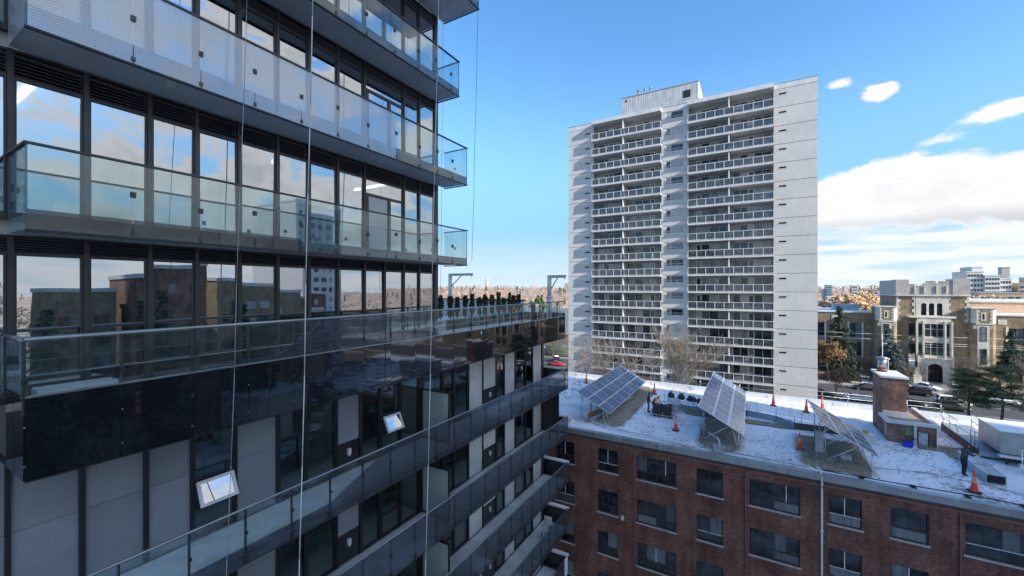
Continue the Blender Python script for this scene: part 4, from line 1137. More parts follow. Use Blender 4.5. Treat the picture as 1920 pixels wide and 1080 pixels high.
# low blue-grey barrier snaking across the roof
pts = [(-6.2, 37.9), (-4.62, 37.5), (-3.22, 37.75), (-.35, 38.6), (1.64, 38.0), (2.73, 36.75), (4.97, 36.85), (6.4, 37.3)]
br = empty('roof_barrier', (-.5, 37.8, RZ), 'low blue grey sheet metal barrier snaking across the snowy roof', 'barrier')
for i, (p, q) in enumerate(zip(pts[:-1], pts[1:])):
    d = Vector((q[0] - p[0], q[1] - p[1], 0)); nn = max(1, round(d.length / 1.3)); u = d.normalized(); nv = Vector((-u.y, u.x, 0))
    for k in range(nn):
        a = Vector((p[0], p[1], 0)) + d * k / nn; b = Vector((p[0], p[1], 0)) + d * (k + 1) / nn
        m = MB(); m.obox(((a + b) / 2) + Vector((0, 0, 12.3)), u, nv, Vector((0, 0, 1)), (b - a).length / 2 - .004, .02, .24); m.build('sheet', 'blue_grey' if i < 5 else 'felt', br)
    m = MB(); m.tube((p[0], p[1] - .12, 12.05), (p[0], p[1] - .12, 13.0), .018, 5); m.build('stake', 'dark_rail', br)
for i, (x, y) in enumerate([(-6.9, 39.6), (-4.5, 39.9), (-2.4, 39.3), (.4, 39.6), (2.6, 38.9), (3.3, 38.2)]):
    m = MB(); m.tube((x, y, 12.05), (x, y, 13.05), .016, 5); m.box(x - .12, x + .12, y - .12, y + .12, 12.04, 12.1)
    m.build('marker_stake', 'blue_grey', label=['thin stake behind the left end of the barrier', 'thin stake behind the bags near the barrier', 'thin stake left of the middle solar array', 'thin stake behind the middle solar array', 'thin stake right of the middle solar array', 'thin stake at the bend of the barrier'][i], cat='stake', group='thin stakes on the roof')


def lump(name, label, cat, x, y, z, rx, ry, rz_, mat, seed, group=None):
    bm = bmesh.new(); bmesh.ops.create_icosphere(bm, subdivisions=3, radius=1)
    for v in bm.verts:
        k = 1 + .25 * mnoise.noise(v.co * 1.6 + Vector((seed, 0, 0))); zz = max(v.co.z, -.55)
        v.co = Vector((v.co.x * rx * k, v.co.y * ry * k, (zz + .55) * rz_ * k))
    me = bpy.data.meshes.new(name); bm.to_mesh(me); bm.free(); me.materials.append(M[mat])
    for p in me.polygons: p.use_smooth = True
    o = bpy.data.objects.new(name, me); place(o, None, (x, y, z)); return tag(o, label, cat, group)


lump('bag', 'black rubbish bag nearest the workers, on the snow behind the barrier', 'bag', -6.66, 41.5, 12.05, .32, .25, .33, 'bin_plastic', 1, 'black bags in a row on the roof')
lump('bag', 'second black bag from the workers, pointed at the top', 'bag', -5.7, 41.3, 12.05, .3, .25, .36, 'bin_plastic', 5, 'black bags in a row on the roof')
lump('bag', 'wide black bag near the top edge of the middle solar array', 'bag', -4.8, 41.1, 12.05, .42, .28, .32, 'bin_plastic', 9, 'black bags in a row on the roof')
lump('bag', 'small black bag tucked behind the left edge of the middle solar array', 'bag', -4.1, 40.9, 12.05, .26, .22, .25, 'bin_plastic', 13, 'black bags in a row on the roof')

# wheeled cart with two bins beside the workers
ct = empty('bin_cart', (-6.2, 35.0, RZ), 'flat cart carrying two black open bins beside the workers', 'cart')
m = MB(); m.box(-7.0, -5.4, 34.6, 35.3, 12.22, 12.28); m.build('platform', 'steel', ct)
for x in (-6.8, -5.6):
    for y in (34.65, 35.25):
        m = MB(); m.tube((x, y - .04, 12.16), (x, y + .04, 12.16), .09, 10); m.build('wheel', 'rubber', ct)
for x0 in (-6.95, -6.22):
    m = MB(); a, b = x0, x0 + .68
    lo = [(a + .05, 34.68, 12.285), (b - .05, 34.68, 12.285), (b - .05, 35.22, 12.285), (a + .05, 35.22, 12.285)]
    hi = [(a, 34.62, 13.0), (b, 34.62, 13.0), (b, 35.28, 13.0), (a, 35.28, 13.0)]
    hi2 = [(a + .04, 34.66, 13.0), (b - .04, 34.66, 13.0), (b - .04, 35.24, 13.0), (a + .04, 35.24, 13.0)]; lo2 = [(a + .08, 34.72, 12.6), (b - .08, 34.72, 12.6), (b - .08, 35.18, 12.6), (a + .08, 35.18, 12.6)]
    m.loft([lo, hi, hi2, lo2]); bo = m.build('bin', 'bin_plastic', ct)
    lp = lump('contents', None, None, (a + b) / 2, 34.95, 12.75, .26, .2, .2, 'felt', x0); lp.parent = bo; lp.location = Vector(((a + b) / 2, 34.95, 12.75)) - WL[bo]
m = MB(); m.path([(-5.4, 34.7, 12.25), (-5.15, 34.7, 13.0), (-5.15, 35.2, 13.0), (-5.4, 35.2, 12.25)], .02, 5); m.build('handle', 'steel', ct)
# roof hatch / small galvanised unit
hu = empty('hatch_unit', (-5.7, 37.0, RZ), 'galvanised wedge shaped roof hood with a dark opening behind the bins', 'roof hood')
m = MB(); m.prism([(36.5, 12.1), (37.4, 12.1), (37.4, 12.95), (36.95, 13.15), (36.5, 12.75)], lambda u, v, d: (d, u, v), -6.2, -5.25); m.build('hood', 'galv', hu)
cube('opening', 'slot_dark', hu, -6.1, -5.75, 36.49, 36.498, 12.2, 12.72); cube('leg', 'galv', hu, -6.15, -6.05, 36.6, 37.3, 11.98, 12.1); cube('leg', 'galv', hu, -5.4, -5.3, 36.6, 37.3, 11.98, 12.1)
# white equipment box with a small tan box on it
eb = empty('equipment_box', (6.75, 36.2, RZ), 'white metal equipment box on the snow left of the stair head', 'box')
m = MB(); m.box(6.4, 7.15, 36.0, 36.5, 12.02, 12.55); m.build('body', 'white_paint', eb); cube('lid', 'white_trim', eb, 6.37, 7.18, 35.97, 36.53, 12.552, 12.59)
m = MB(); m.box(6.55, 6.82, 36.12, 36.4, 12.592, 12.8); m.box(6.53, 6.84, 36.1, 36.42, 12.8, 12.82); m.build('cardboard_box', 'wood_tan', label='small tan carton on top of the white equipment box', cat='carton')
# blue tub
m = MB(); x, y = 8.85, 36.35
lo = [(x - .2, y - .13, 12.09), (x + .2, y - .13, 12.09), (x + .2, y + .13, 12.09), (x - .2, y + .13, 12.09)]; hi = [(x - .27, y - .18, 12.42), (x + .27, y - .18, 12.42), (x + .27, y + .18, 12.42), (x - .27, y + .18, 12.42)]
hi2 = [(x - .24, y - .15, 12.42), (x + .24, y - .15, 12.42), (x + .24, y + .15, 12.42), (x - .24, y + .15, 12.42)]; lo2 = [(x - .18, y - .11, 12.15), (x + .18, y - .11, 12.15), (x + .18, y + .11, 12.15), (x - .18, y + .11, 12.15)]
m.loft([lo, hi, hi2, lo2]); m.build('tub', 'blue_plastic', label='bright blue plastic tub at the foot of the stair head wall', cat='tub')
m = MB(); m.obox((9.1, 36.55, 12.35), Vector((.62, .0, .78)), Vector((0, 1, 0)), Vector((-.78, 0, .62)), .32, .12, .015); m.build('board', 'galv', label='grey board leaning on the white downpipe by the blue tub', cat='board')
# inverter cabinet on the small array
m = MB(); m.box(3.35, 3.75, 30.9, 31.05, 12.55, 13.75); m.box(3.33, 3.77, 30.88, 31.07, 13.75, 13.79); m.tube((3.45, 30.98, 12.05), (3.45, 30.98, 12.55), .03, 5); m.tube((3.65, 30.98, 12.05), (3.65, 30.98, 12.55), .03, 5)
m.build('inverter_cabinet', 'unit_metal', label='tall grey electrical cabinet under the small solar array', cat='cabinet')
m = MB(); m.box(4.7, 5.2, 31.5, 31.9, 12.1, 12.35); m.box(4.72, 5.18, 31.52, 31.88, 12.35, 12.37); m.build('ballast_block', 'concrete_white', label='pale ballast block on the gravel under the small solar array', cat='block')
# conduits
for lab, pth, r_, mt in (('pair of pale conduits bending round under the left solar array', [(-9.9, 39.0, 12.2), (-10.6, 33.4, 12.2), (-10.9, 31.2, 12.2), (-10.6, 30.3, 12.2), (-8.6, 29.6, 12.2), (-3.0, 29.1, 12.2)], .04, 'white_trim'),
                         ('pale conduit along the front roof edge below the middle array', [(-2.9, 29.0, 12.25), (-1.95, 28.95, 12.25), (2.9, 28.95, 12.25)], .05, 'galv'),
                         ('bent pipe rising out of the junction box below the middle array', [(-1.75, 29.0, 12.3), (-1.75, 29.0, 12.75), (-1.9, 29.5, 12.85), (-2.3, 30.6, 12.6), (-2.6, 32.0, 12.3)], .045, 'white_trim'),
                         ('long black cable run along the front edge of the roof', [(3.5, 28.95, 12.17), (6.5, 29.05, 12.16), (9.5, 29.2, 12.16), (12.5, 29.1, 12.16), (15.5, 29.2, 12.17)], .03, 'rubber'),
                         ('thin dark cable lying across the snow toward the duct', [(6.2, 31.0, 12.13), (8.2, 31.6, 12.12), (10.6, 31.3, 12.12), (12.0, 30.6, 12.12), (15, 30.4, 12.12)], .014, 'rubber')):
    m = MB(); m.path([Vector(p) for p in pth], r_, 6, 0)
    if 'pair' in lab: m.path([Vector(p) + Vector((.16, .1, 0)) for p in pth], r_, 6, 0)
    if 'black cable' in lab:
        for x in (5.2, 7.3, 9.3, 11.2, 13.2): m.box(x - .1, x + .1, 28.95, 29.3, 12.08, 12.14)
    m.build('conduit', mt, label=lab, cat='pipe')
m = MB(); m.box(-2.1, -1.5, 28.75, 29.2, 12.02, 12.5); m.box(-2.13, -1.47, 28.72, 29.23, 12.5, 12.53); m.build('junction_box', 'galv', label='grey junction box on the front roof edge below the middle array', cat='box')
# duct with a black mouth, ramp and air handling unit at the right
du = empty('air_duct', (11.2, 33.2, RZ), 'low galvanised duct with a black open mouth beside the walking man', 'duct')
cube('duct_section', 'galv', du, 10.82, 11.58, 31.75, 33.3, 12.1, 12.56); cube('duct_section', 'galv', du, 10.82, 11.6, 33.31, 35.3, 12.1, 12.58)
cube('flange', 'steel', du, 10.80, 11.62, 33.28, 33.33, 12.09, 12.60); cube('mouth', 'slot_dark', du, 10.86, 11.54, 31.742, 31.749, 12.13, 12.53); cube('support', 'felt', du, 10.9, 11.5, 32.0, 32.3, 12.0, 12.099); cube('support', 'felt', du, 10.9, 11.5, 34.4, 34.7, 12.0, 12.099)
rp = empty('roof_ramp', (12.8, 38.5, RZ), 'grey metal ramp with handrails leading to the air handling unit', 'ramp')
m = MB(); m.prism([(36.2, 12.2), (36.2, 12.42), (38.0, 12.62), (42.0, 12.62), (42.0, 12.2)], lambda u, v, d: (d, u, v), 12.05, 13.6); m.build('deck', 'ramp_deck', rp)
cube('side_plate', 'felt', rp, 12.02, 12.048, 36.2, 42.0, 12.05, 12.55)
for (x, ya, yb) in ((12.08, 39.4, 41.8), (12.08, 36.3, 37.4), (13.55, 38.6, 41.8)):
    m = MB()
    for y in (ya, (ya + yb) / 2, yb): m.tube((x, y, 12.4), (x, y, 13.5), .025, 6)
    for z in (13.0, 13.5): m.tube((x, ya, z), (x, yb, z), .025, 6)
    m.build('handrail', 'steel', rp)
ah = empty('air_handling_unit', (14.5, 36.8, RZ), 'large grey air handling unit with snow on its panelled top at the right roof end', 'air unit')
m = MB(); m.box(12.75, 17.5, 35.6, 38.4, 12.72, 14.0); m.build('casing', 'unit_metal', ah)
for k in range(5): cube('top_panel', 'snow_clean', ah, 12.7 + k * .95, 12.7 + (k + 1) * .95 - .03, 35.52, 38.45, 14.002, 14.06)
cube('base_frame', 'dark_rail', ah, 12.9, 17.4, 35.8, 38.2, 12.3, 12.719); cube('flange', 'alu', ah, 12.6, 17.6, 35.3, 35.58, 12.55, 12.68)
for k in range(3): cube('panel_seam', 'dark_rail', ah, 13.9 + k * 1.2, 13.93 + k * 1.2, 35.592, 35.599, 12.75, 13.98)
for k in range(5): cube('leg', 'dark_rail', ah, 13 + k * 1.0, 13.1 + k * 1.0, 35.7, 35.79, 12.0, 12.55)
m = MB()
for x in (13.1, 15.0): m.tube((x, 34.3, 12.1), (x, 34.3, 13.4), .025, 6)
for z in (12.75, 13.4): m.tube((13.1, 34.3, z), (15.6, 34.3, z), .025, 6)
m.box(13.0, 15.6, 34.2, 34.4, 12.35, 12.6); m.build('guard_rail', 'alu', ah)
m = MB(); m.box(12.2, 15.5, 30.6, 31.3, 12.02, 12.4); m.box(12.15, 15.5, 30.55, 31.35, 12.4, 12.43); m.build('low_plinth', 'concrete_white', label='low pale plinth on the snow right of the black mouthed duct', cat='plinth')
# safety line at the far edge
sl2 = empty('edge_barrier', (-1, 45.2, 12), 'thin steel edge rail along the far side of the roof', 'railing')
for x in (-17, -13.6, -8.3, -4.5, -1, 2.2, 5.4, 7.2, 11.0, 13.0):
    m = MB(); m.tube((x, 45.4, 12.3), (x, 45.4, 13.35), .022, 5); m.build('post', 'steel', sl2)
m = MB()
for z in (12.9, 13.3): m.tube((-17, 45.4, z), (13, 45.4, z), .014, 4)
m.build('wire_rope', 'steel', sl2)
m = MB()
for x in (-15.3, -14.3): m.tube((x, 38.0, 12.05), (x, 38.0, 13.0), .02, 5)
m.tube((-15.3, 38, 13), (-14.3, 38, 13), .02, 5); m.tube((-15.3, 38, 12.5), (-14.3, 38, 12.5), .02, 5); m.tube((-15.3, 38, 13), (-15.3, 40, 13), .02, 5); m.tube((-15.3, 40, 12.05), (-15.3, 40, 13), .02, 5)
m.build('ladder_rail', 'dark_rail', label='dark ladder guard rail on the roof left of the left solar array', cat='railing')


# ---------------------------------------------------------------- people
def person(label, loc, rz, lean, arms, mats, hood=False, hood_mat=None, stride=0.0, h=1.75, crouch=0.0, group=None, extra=None):
    k = h / 1.75; J = {}; E_ = []; rad = {}; reg = {}
    def j(n, p, r, par=None, rg_=None):
        J[n] = Vector(p) * k; rad[n] = r * k; reg[n] = rg_
        if par: E_.append((par, n))
    kx = crouch
    j('pelvis', (0, -.12 * kx, .95 - .15 * kx), .155)
    def up(p):
        q = Vector(p) - Vector((0, 0, .95)); q = Matrix.Rotation(-lean, 3, 'X') @ q
        return q + J['pelvis'] / k
    j('spine', up((0, 0, 1.14)), .15, 'pelvis', 'torso'); j('chest', up((0, .0, 1.36)), .165, 'spine', 'torso'); j('neck', up((0, .0, 1.50)), .075, 'chest', 'torso')
    hb = up((0, .02, 1.55)); j('headb', hb, .075, 'neck', 'head'); hd = (up((0, .0, 1.5)) - up((0, 0, 1.36))).normalized().lerp(Vector((0, 0, 1)), .45).normalized()
    j('headm', hb + hd * .09 + Vector((0, .015, 0)), .098 if not hood else .115, 'headb', 'head'); j('headt', hb + hd * .17, .075, 'headm', 'hair')
    j('nose', hb + hd * .075 + Vector((0, .125, -.005)), .014, 'headm', 'head')
    for s, sg in ((-1, 1), (1, -1)):
        n = 'L' if s < 0 else 'R'; st = stride * sg
        j('hip' + n, (s * .10, -.12 * kx, .88 - .15 * kx), .11, 'pelvis', 'legs'); j('knee' + n, (s * .115, .04 + st * .6 + .12 * kx, .49), .075, 'hip' + n, 'legs'); j('ank' + n, (s * .12, -.02 + st, .10), .058, 'knee' + n, 'legs'); j('heel' + n, (s * .12, -.04 + st, .055), .05, 'ank' + n, 'boots'); j('toe' + n, (s * .135, .17 + st, .045), .043, 'heel' + n, 'boots')
        sh = up((s * .20, 0, 1.43)); j('sho' + n, sh, .085, 'chest', 'torso')
        e, w_ = arms[n]; j('elb' + n, Vector(sh) + Vector((s * e[0], e[1], e[2])), .062, 'sho' + n, 'torso'); el_ = J['elb' + n] / k; j('wri' + n, el_ + Vector((s * w_[0], w_[1], w_[2])), .045, 'elb' + n, 'torso')
        d = Vector((s * w_[0], w_[1], w_[2])).normalized(); wr = J['wri' + n] / k; sd = d.orthogonal().normalized(); up_ = d.cross(sd)
        j('palm' + n, wr + d * .07, .032, 'wri' + n, 'skin')
        for fi, (o, ln) in enumerate(((-.03, .065), (-.01, .08), (.01, .085), (.03, .075))):
            j('f%d%s' % (fi, n), wr + d * (.10 + ln * .5) + sd * o + up_ * .01, .009, 'palm' + n, 'skin'); j('g%d%s' % (fi, n), wr + d * (.10 + ln * .9) + sd * o + up_ * .035, .008, 'f%d%s' % (fi, n), 'skin')
        j('th' + n, wr + d * .08 + sd * -.06 + up_ * .02, .010, 'palm' + n, 'skin')
    names = list(J); idx = {n: i for i, n in enumerate(names)}
    bm = bmesh.new(); lay = bm.verts.layers.skin.verify(); vs_ = [bm.verts.new(J[n]) for n in names]
    for i, n in enumerate(names): vs_[i][lay].radius = (rad[n], rad[n]); vs_[i][lay].use_root = (n == 'pelvis')
    for a, b in E_: bm.edges.new((vs_[idx[a]], vs_[idx[b]]))
    me0 = bpy.data.meshes.new('tmp'); bm.to_mesh(me0); bm.free()
    tmp = bpy.data.objects.new('tmp', me0); C.objects.link(tmp); md = tmp.modifiers.new('s', 'SKIN'); md.branch_smoothing = .6; sd_ = tmp.modifiers.new('u', 'SUBSURF'); sd_.levels = 1; sd_.render_levels = 1
    dg = bpy.context.evaluated_depsgraph_get(); me = bpy.data.meshes.new_from_object(tmp.evaluated_get(dg)); bpy.data.objects.remove(tmp)
    order = ['torso', 'legs', 'boots', 'head', 'hair', 'skin']
    me.materials.clear()
    for o_ in order: me.materials.append(M[mats[o_]])
    segs = [(J[a], J[b], reg[b] or 'torso', max(rad[a], rad[b])) for a, b in E_]
    for p in me.polygons:
        c = p.center; best = None
        for a, b, r_, rr in segs:
            ab = b - a; t = max(0, min(1, (c - a).dot(ab) / max(ab.length_squared, 1e-9))); d = (c - a - ab * t).length - rr * .6
            if best is None or d < best[0]: best = (d, r_)
        r_ = best[1]
        if r_ in ('head', 'hair') and hood: r_ = 'hair' if (c.y < (J['headm'].y + .04 * k)) or r_ == 'hair' else 'head'
        elif r_ == 'head' and (c - J['headm']).dot(Vector((0, 1, -.3))) < -.02: r_ = 'hair'
        p.material_index = order.index(r_); p.use_smooth = True
    root = bpy.data.objects.new('person', me); place(root, None, loc); root.rotation_euler = (0, 0, rz); tag(root, label, 'person', group)
    return root, J


BASE = dict(torso='jacket_dark', legs='trouser_tan', boots='boot', head='skin', hair='jacket_dark', skin='skin')
DOWN = {'L': ((.06, .02, -.27), (.0, .10, -.24)), 'R': ((.06, .02, -.27), (.0, .10, -.24))}
REACH = {'L': ((.04, .12, -.25), (-.02, .16, -.18)), 'R': ((.04, .12, -.25), (-.02, .16, -.18))}
HOLD = {'L': ((.05, .10, -.25), (-.10, .24, .04)), 'R': ((.05, .10, -.25), (-.10, .24, .04))}
person('person in a dark hooded jacket and tan trousers standing by the bins', (-7.5, 35.5, 12.07), R(-75), R(6), DOWN, BASE, hood=True, group='workers on the roof', h=1.72)
person('person in an orange high visibility jacket bending over the bins', (-7.12, 35.75, 12.07), R(-105), R(44), REACH, dict(BASE, torso='hivis_orange', legs='trouser_dark', hair='felt'), group='workers on the roof', crouch=.3)
wk, WJ = person('person in a dark grey winter jacket and black beanie walking along the roof', (10.2, 32.43, 12.07), R(-70), R(12), HOLD, dict(BASE, torso='jacket_grey', legs='trouser_dark', hair='boot'), hood=False, stride=.07, group='workers on the roof', h=1.76)
m = MB(); m.tube((0, .0, .33), (0, .0, .37), .085, 10); rb = None
person('person in a yellow high visibility vest bending down on the terrace', (-11.55, 22.35, 20.54), R(-75), R(48), REACH, dict(BASE, torso='hivis_yellow', legs='trouser_dark', hair='boot'), group='workers on the terrace', h=1.84)
person('person in dark clothes stooping beside the yellow vest on the terrace', (-10.95, 22.3, 20.54), R(60), R(38), REACH, dict(BASE, legs='trouser_dark', hair='boot'), group='workers on the terrace', h=1.72)
m = MB(); m.obox((10.52, 32.6, 13.2), Vector((.8, .3, .3)).normalized(), Vector((-.3, .95, 0)).normalized(), Vector((-.3, -.1, .95)).normalized(), .12, .09, .004); m.build('paper', 'sheet_white', label='white sheet held by the man walking on the roof', cat='paper')

# ================================================================ terrace shrubs, roof davits, ropes
for i in range(13):
    y = 14.85 + i * .62 + rnd.uniform(-.05, .05); x = -12.5 + rnd.uniform(-.04, .04); hgt = rnd.uniform(.82, 1.16)
    rt = empty('shrub', (x, y, 21.0), ['first', 'second', 'third', 'fourth', 'fifth', 'sixth', 'seventh', 'eighth', 'ninth', 'tenth', 'eleventh', 'twelfth', 'thirteenth'][i] + ' small upright yew from the glass facade in the terrace row', 'shrub', 'upright shrubs along the terrace')
    s = MB(); s.tube((x, y, 21.0), (x, y, 21.0 + hgt * .7), .025, 5, r2=.01); s.build('trunk', 'bark_dark', rt)
    s = MB()
    wf = rnd.uniform(.8, 1.25); ph = rnd.uniform(0, 6)
    for _ in range(760):
        t = rnd.random() ** .85; rr = wf * (.02 + .125 * math.sin(math.pi * (.10 + .72 * t)) ** .8) * (1 + .25 * math.sin(t * 9 + ph)) * (.3 + .7 * rnd.random()); a = rnd.uniform(0, 6.283)
        c = Vector((x + math.cos(a) * rr, y + math.sin(a) * rr, 21.06 + hgt * t)); d = Vector((math.cos(a) * .5, math.sin(a) * .5, 1)).normalized(); q = d.orthogonal().normalized(); q.rotate(Matrix.Rotation(rnd.uniform(0, 6.28), 3, d)); ln = rnd.uniform(.06, .13); wd = .024
        s.face([c - q * wd, c + q * wd, c + d * ln])
    s.build('crown', 'shrub_leaf', rt, fix=False)


def davit(label, x, y, ztop, length):
    rt = empty('davit_crane', (x, y, 20.54), label, 'davit', 'davits on the terrace')
    m = MB(); m.tube((x, y, 20.54), (x, y, 21.9), .17, 12); m.tube((x, y, 21.9), (x, y, 22.0), .2, 12); m.tube((x, y, 22.0), (x, y, ztop - .12), .13, 12); m.build('post', 'white_trim', rt)
    m = MB(); L = length
    m.box(x - .12, x + L, y - .10, y + .10, ztop - .02, ztop + .01); m.box(x - .12, x + L, y - .10, y + .10, ztop - .16, ztop - .13); m.box(x - .12, x + L, y - .02, y + .02, ztop - .13, ztop - .02); m.build('arm', 'white_trim', rt)
    m = MB(); m.tube((x + .05, y, ztop - .9), (x + L * .5, y, ztop - .16), .035, 6); m.build('brace', 'galv', rt)
    m = MB(); m.tube((x + L - .1, y, ztop - .16), (x + L - .1, y, ztop - .26), .03, 6); m.build('hook', 'steel', rt)


davit('white davit crane arm behind the first shrubs of the terrace', -18.3, 22.7, 23.5, 1.95)
davit('white davit crane arm beside the stooping workers at the terrace end', -10.56, 22.55, 23.26, 1.08)

for lab, p, q, r_, mt in (('thick white rope hanging in front of the balconies, left of centre', (-8.9, 5.95, 29.26), (-8.9, 5.63, 15.93), .013, 'rope_white'),
                          ('thick white rope hanging near the corner of the glass building', (-8.6, 10.08, 31.66), (-8.6, 9.49, 13.70), .014, 'rope_white'),
                          ('thin dark rope hanging free against the sky past the balcony ends', (-9.0, 12.86, 33.49), (-9.0, 12.45, 23.49), .007, 'jacket_dark'),
                          ('thin grey rope hanging leftmost in front of the balconies', (-9.2, 4.65, 28.58), (-9.2, 4.27, 16.65), .007, 'rope_grey'),
                          ('thin pale rope hanging just behind the thick corner rope', (-9.3, 11.18, 32.57), (-9.3, 11.01, 22.13), .006, 'rope_grey')):
    p, q = Vector(p), Vector(q); d = (q - p)
    m = MB(); a = p - d * .6; b = q + d * .6
    if 'sky' in lab or 'behind' in lab: b = q
    n = 14; m.path([a + (b - a) * i / n + Vector((0, .012 * math.sin(i * 1.7), 0)) for i in range(n + 1)], r_, 5); m.build('rope', mt, label=lab, cat='rope', group='abseil ropes hanging down the facade')

# chair and hanging towel on the lower balconies
cr = empty('balcony_chair', (-10.2, 21.4, 8.13), 'pale high backed chair on a lower balcony of the glass building', 'chair')
cx, cy_, z = -10.2, 21.4, 8.131
cube('seat', 'sheet_white', cr, cx - .23, cx + .23, cy_ - .22, cy_ + .22, z + .42, z + .46); b_ = cube('backrest', 'sheet_white', cr, cx - .23, cx + .23, cy_ + .2, cy_ + .235, z + .46, z + 1.1)
for sx in (-.21, .21):
    for sy in (-.2, .2): cube('leg', 'black_metal', cr, cx + sx - .015, cx + sx + .015, cy_ + sy - .015, cy_ + sy + .015, z, z + .419)
    cube('armrest', 'black_metal', cr, cx + sx - .02, cx + sx + .02, cy_ - .2, cy_ + .2, z + .64, z + .67)
m = MB(); n = 8
for i in range(n):
    y0, y1 = 22.55 + .5 * i / n, 22.55 + .5 * (i + 1) / n; x0 = XB + .03 + .015 * math.sin(i * 1.5); x1 = XB + .03 + .015 * math.sin((i + 1) * 1.5)
    m.face([(x0, y0, 5.3), (x1, y1, 5.3), (x1, y1, 6.42), (x0, y0, 6.42)], 0, True)
m.build('towel', 'sheet_white', fix=False, label='white cloth hung over the lowest visible balcony rail', cat='cloth')

# ================================================================ the school across the street
SC = empty('school_building', (37.5, 145, 0), 'tan brick collegiate school with a stone crenellated centre block and arched door', 'school')
SY = 137.0


def winset(parent, y, a, b, z0, z1, mull=1, trans=(.55,), arch=False, fm='frame_metal'):
    """window in a wall facing -Y: frame bars and panes"""
    w = MB(); t = .09
    zt = z1
    for q in ((a, a + t, z0, zt), (b - t, b, z0, zt), (a + t, b - t, z0, z0 + t)): w.box(q[0], q[1], y + .12, y + .2, q[2], q[3])
    if not arch: w.box(a + t, b - t, y + .12, y + .2, zt - t, zt)
    for f in trans:
        z = z0 + (z1 - z0) * f; w.box(a + t, b - t, y + .12, y + .2, z - .05, z + .05)
    for k in range(1, mull):
        x = a + (b - a) * k / mull; w.box(x - .05, x + .05, y + .12, y + .2, z0 + t, zt - (0 if arch else t))
    wo = w.build('window', fm, parent)
    xs = [a + (b - a) * k / mull for k in range(mull + 1)]
    for xa, xb in zip(xs[:-1], xs[1:]):
        if arch:
            p = MB(); r = (xb - xa) / 2; cx = (xa + xb) / 2; pts = [(xa, z0), (xb, z0)] + [(cx + r * math.cos(math.pi * i / 10), zt - r + r * math.sin(math.pi * i / 10)) for i in range(11)]
            p.prism(pts, lambda u, v, d: (u, y + d, v), .16, .17); p.build('pane', 'school_pane', wo)
        else:
            cube('pane', 'school_pane', wo, xa, xb, y + .16, y + .17, z0, zt)
    return wo


# centre block
m = MB(); f0 = lambda u, v, d: (u, SY + d, v)
AX = [(35.72, 36.68), (37.1, 38.06), (38.5, 39.46)]
m.wall(f0, 31.2, 44.0, 0, 20.8, [(a, b, 15.85, 18.85) for a, b in AX] + [(33.5, 34.7, 2.0, 13.8), (40.0, 41.0, 2.0, 13.8)], .3)
m.face([(31.2, SY, 0), (31.2, 152, 0), (31.2, 152, 20.8), (31.2, SY, 20.8)]); m.face([(44, SY, 0), (44, 152, 0), (44, 152, 20.8), (44, SY, 20.8)])
m.build('wall', 'brick_tan', SC, fix=False)
m = MB(); m.box(31.21, 43.99, 140, 151.9, 20.7, 23.0); m.build('roof', 'felt', SC)
# stone attic with piers and stepped parapet
for x0, x1, zt in ((31.1, 33.5, 24.6), (41.2, 44.1, 24.7)):
    cube('attic_pier', 'stone_grey', SC, x0, x1, SY - .25, 140.5 if x1 < 40 else 141, 20.9, zt)
cube('attic_side', 'stone_grey', SC, 31.1, 31.5, 140.51, 152, 20.9, 24.5)
for x0, x1, zt in ((33.51, 34.6, 23.4), (34.61, 36.2, 22.9), (36.21, 36.7, 23.6), (36.71, 38.3, 24.1), (38.31, 38.9, 23.5), (38.91, 40.2, 24.0), (40.21, 41.19, 24.4)):
    cube('parapet_block', 'stone_grey', SC, x0, x1, SY - .1, SY + .5, 20.9, zt)
    cube('parapet_cap', 'stone', SC, x0 - .06, x1 - .06, SY - .2, SY + .6, zt + .002, zt + .14)
for x in (34.6, 36.3, 38.5, 40.2):
    cube('pilaster', 'stone', SC, x - .13, x + .13, SY - .3, SY - .11, 21.2, 23.0)
cube('cornice', 'stone', SC, 31.0, 44.2, SY - .45, SY - .02, 20.55, 20.88); cube('cornice', 'stone', SC, 30.9, 31.18, SY - .45, 152, 20.55, 20.88)
# stone surround of the arched windows
m = MB(); fs = lambda u, v, d: (u, SY - .14 + d, v)
m.wall(fs, 34.8, 40.2, 14.9, 20.5, [(a, b, 15.85, 18.85) for a, b in AX], .3); m.build('stone_surround', 'stone', SC, fix=False)
for a, b in AX:
    winset(SC, SY, a, b, 15.85, 18.85, arch=True, trans=(.35,))
    sp_ = MB(); r = (b - a) / 2; cx = (a + b) / 2
    for s in (-1, 1):
        pts = [(cx + s * r, 18.85), (cx, 18.85)] + [(cx + s * r * math.sin(math.pi / 2 * i / 6), 18.85 - r + r * math.cos(math.pi / 2 * i / 6)) for i in range(7)]
        sp_.prism(pts, lambda u, v, d: (u, SY - .139 + d, v), 0, .1)
    sp_.build('arch_spandrel', 'stone', SC)
for s, xx in ((1, 34.8), (-1, 40.2)):
    for k in range(7):
        cube('quoin', 'stone', SC, min(xx, xx - s * (.35 if k % 2 else .7)), max(xx, xx - s * (.35 if k % 2 else .7)), SY - .10, SY - .004, 15.0 + k * .78, 15.0 + k * .78 + .74)
for s, xx in ((1, 31.22), (-1, 43.98)):
    for k in range(8):
        cube('quoin', 'stone', SC, min(xx, xx + s * (.4 if k % 2 else .75)), max(xx, xx + s * (.4 if k % 2 else .75)), SY - .06, SY - .003, 14.4 + k * .76, 14.4 + k * .76 + .72)
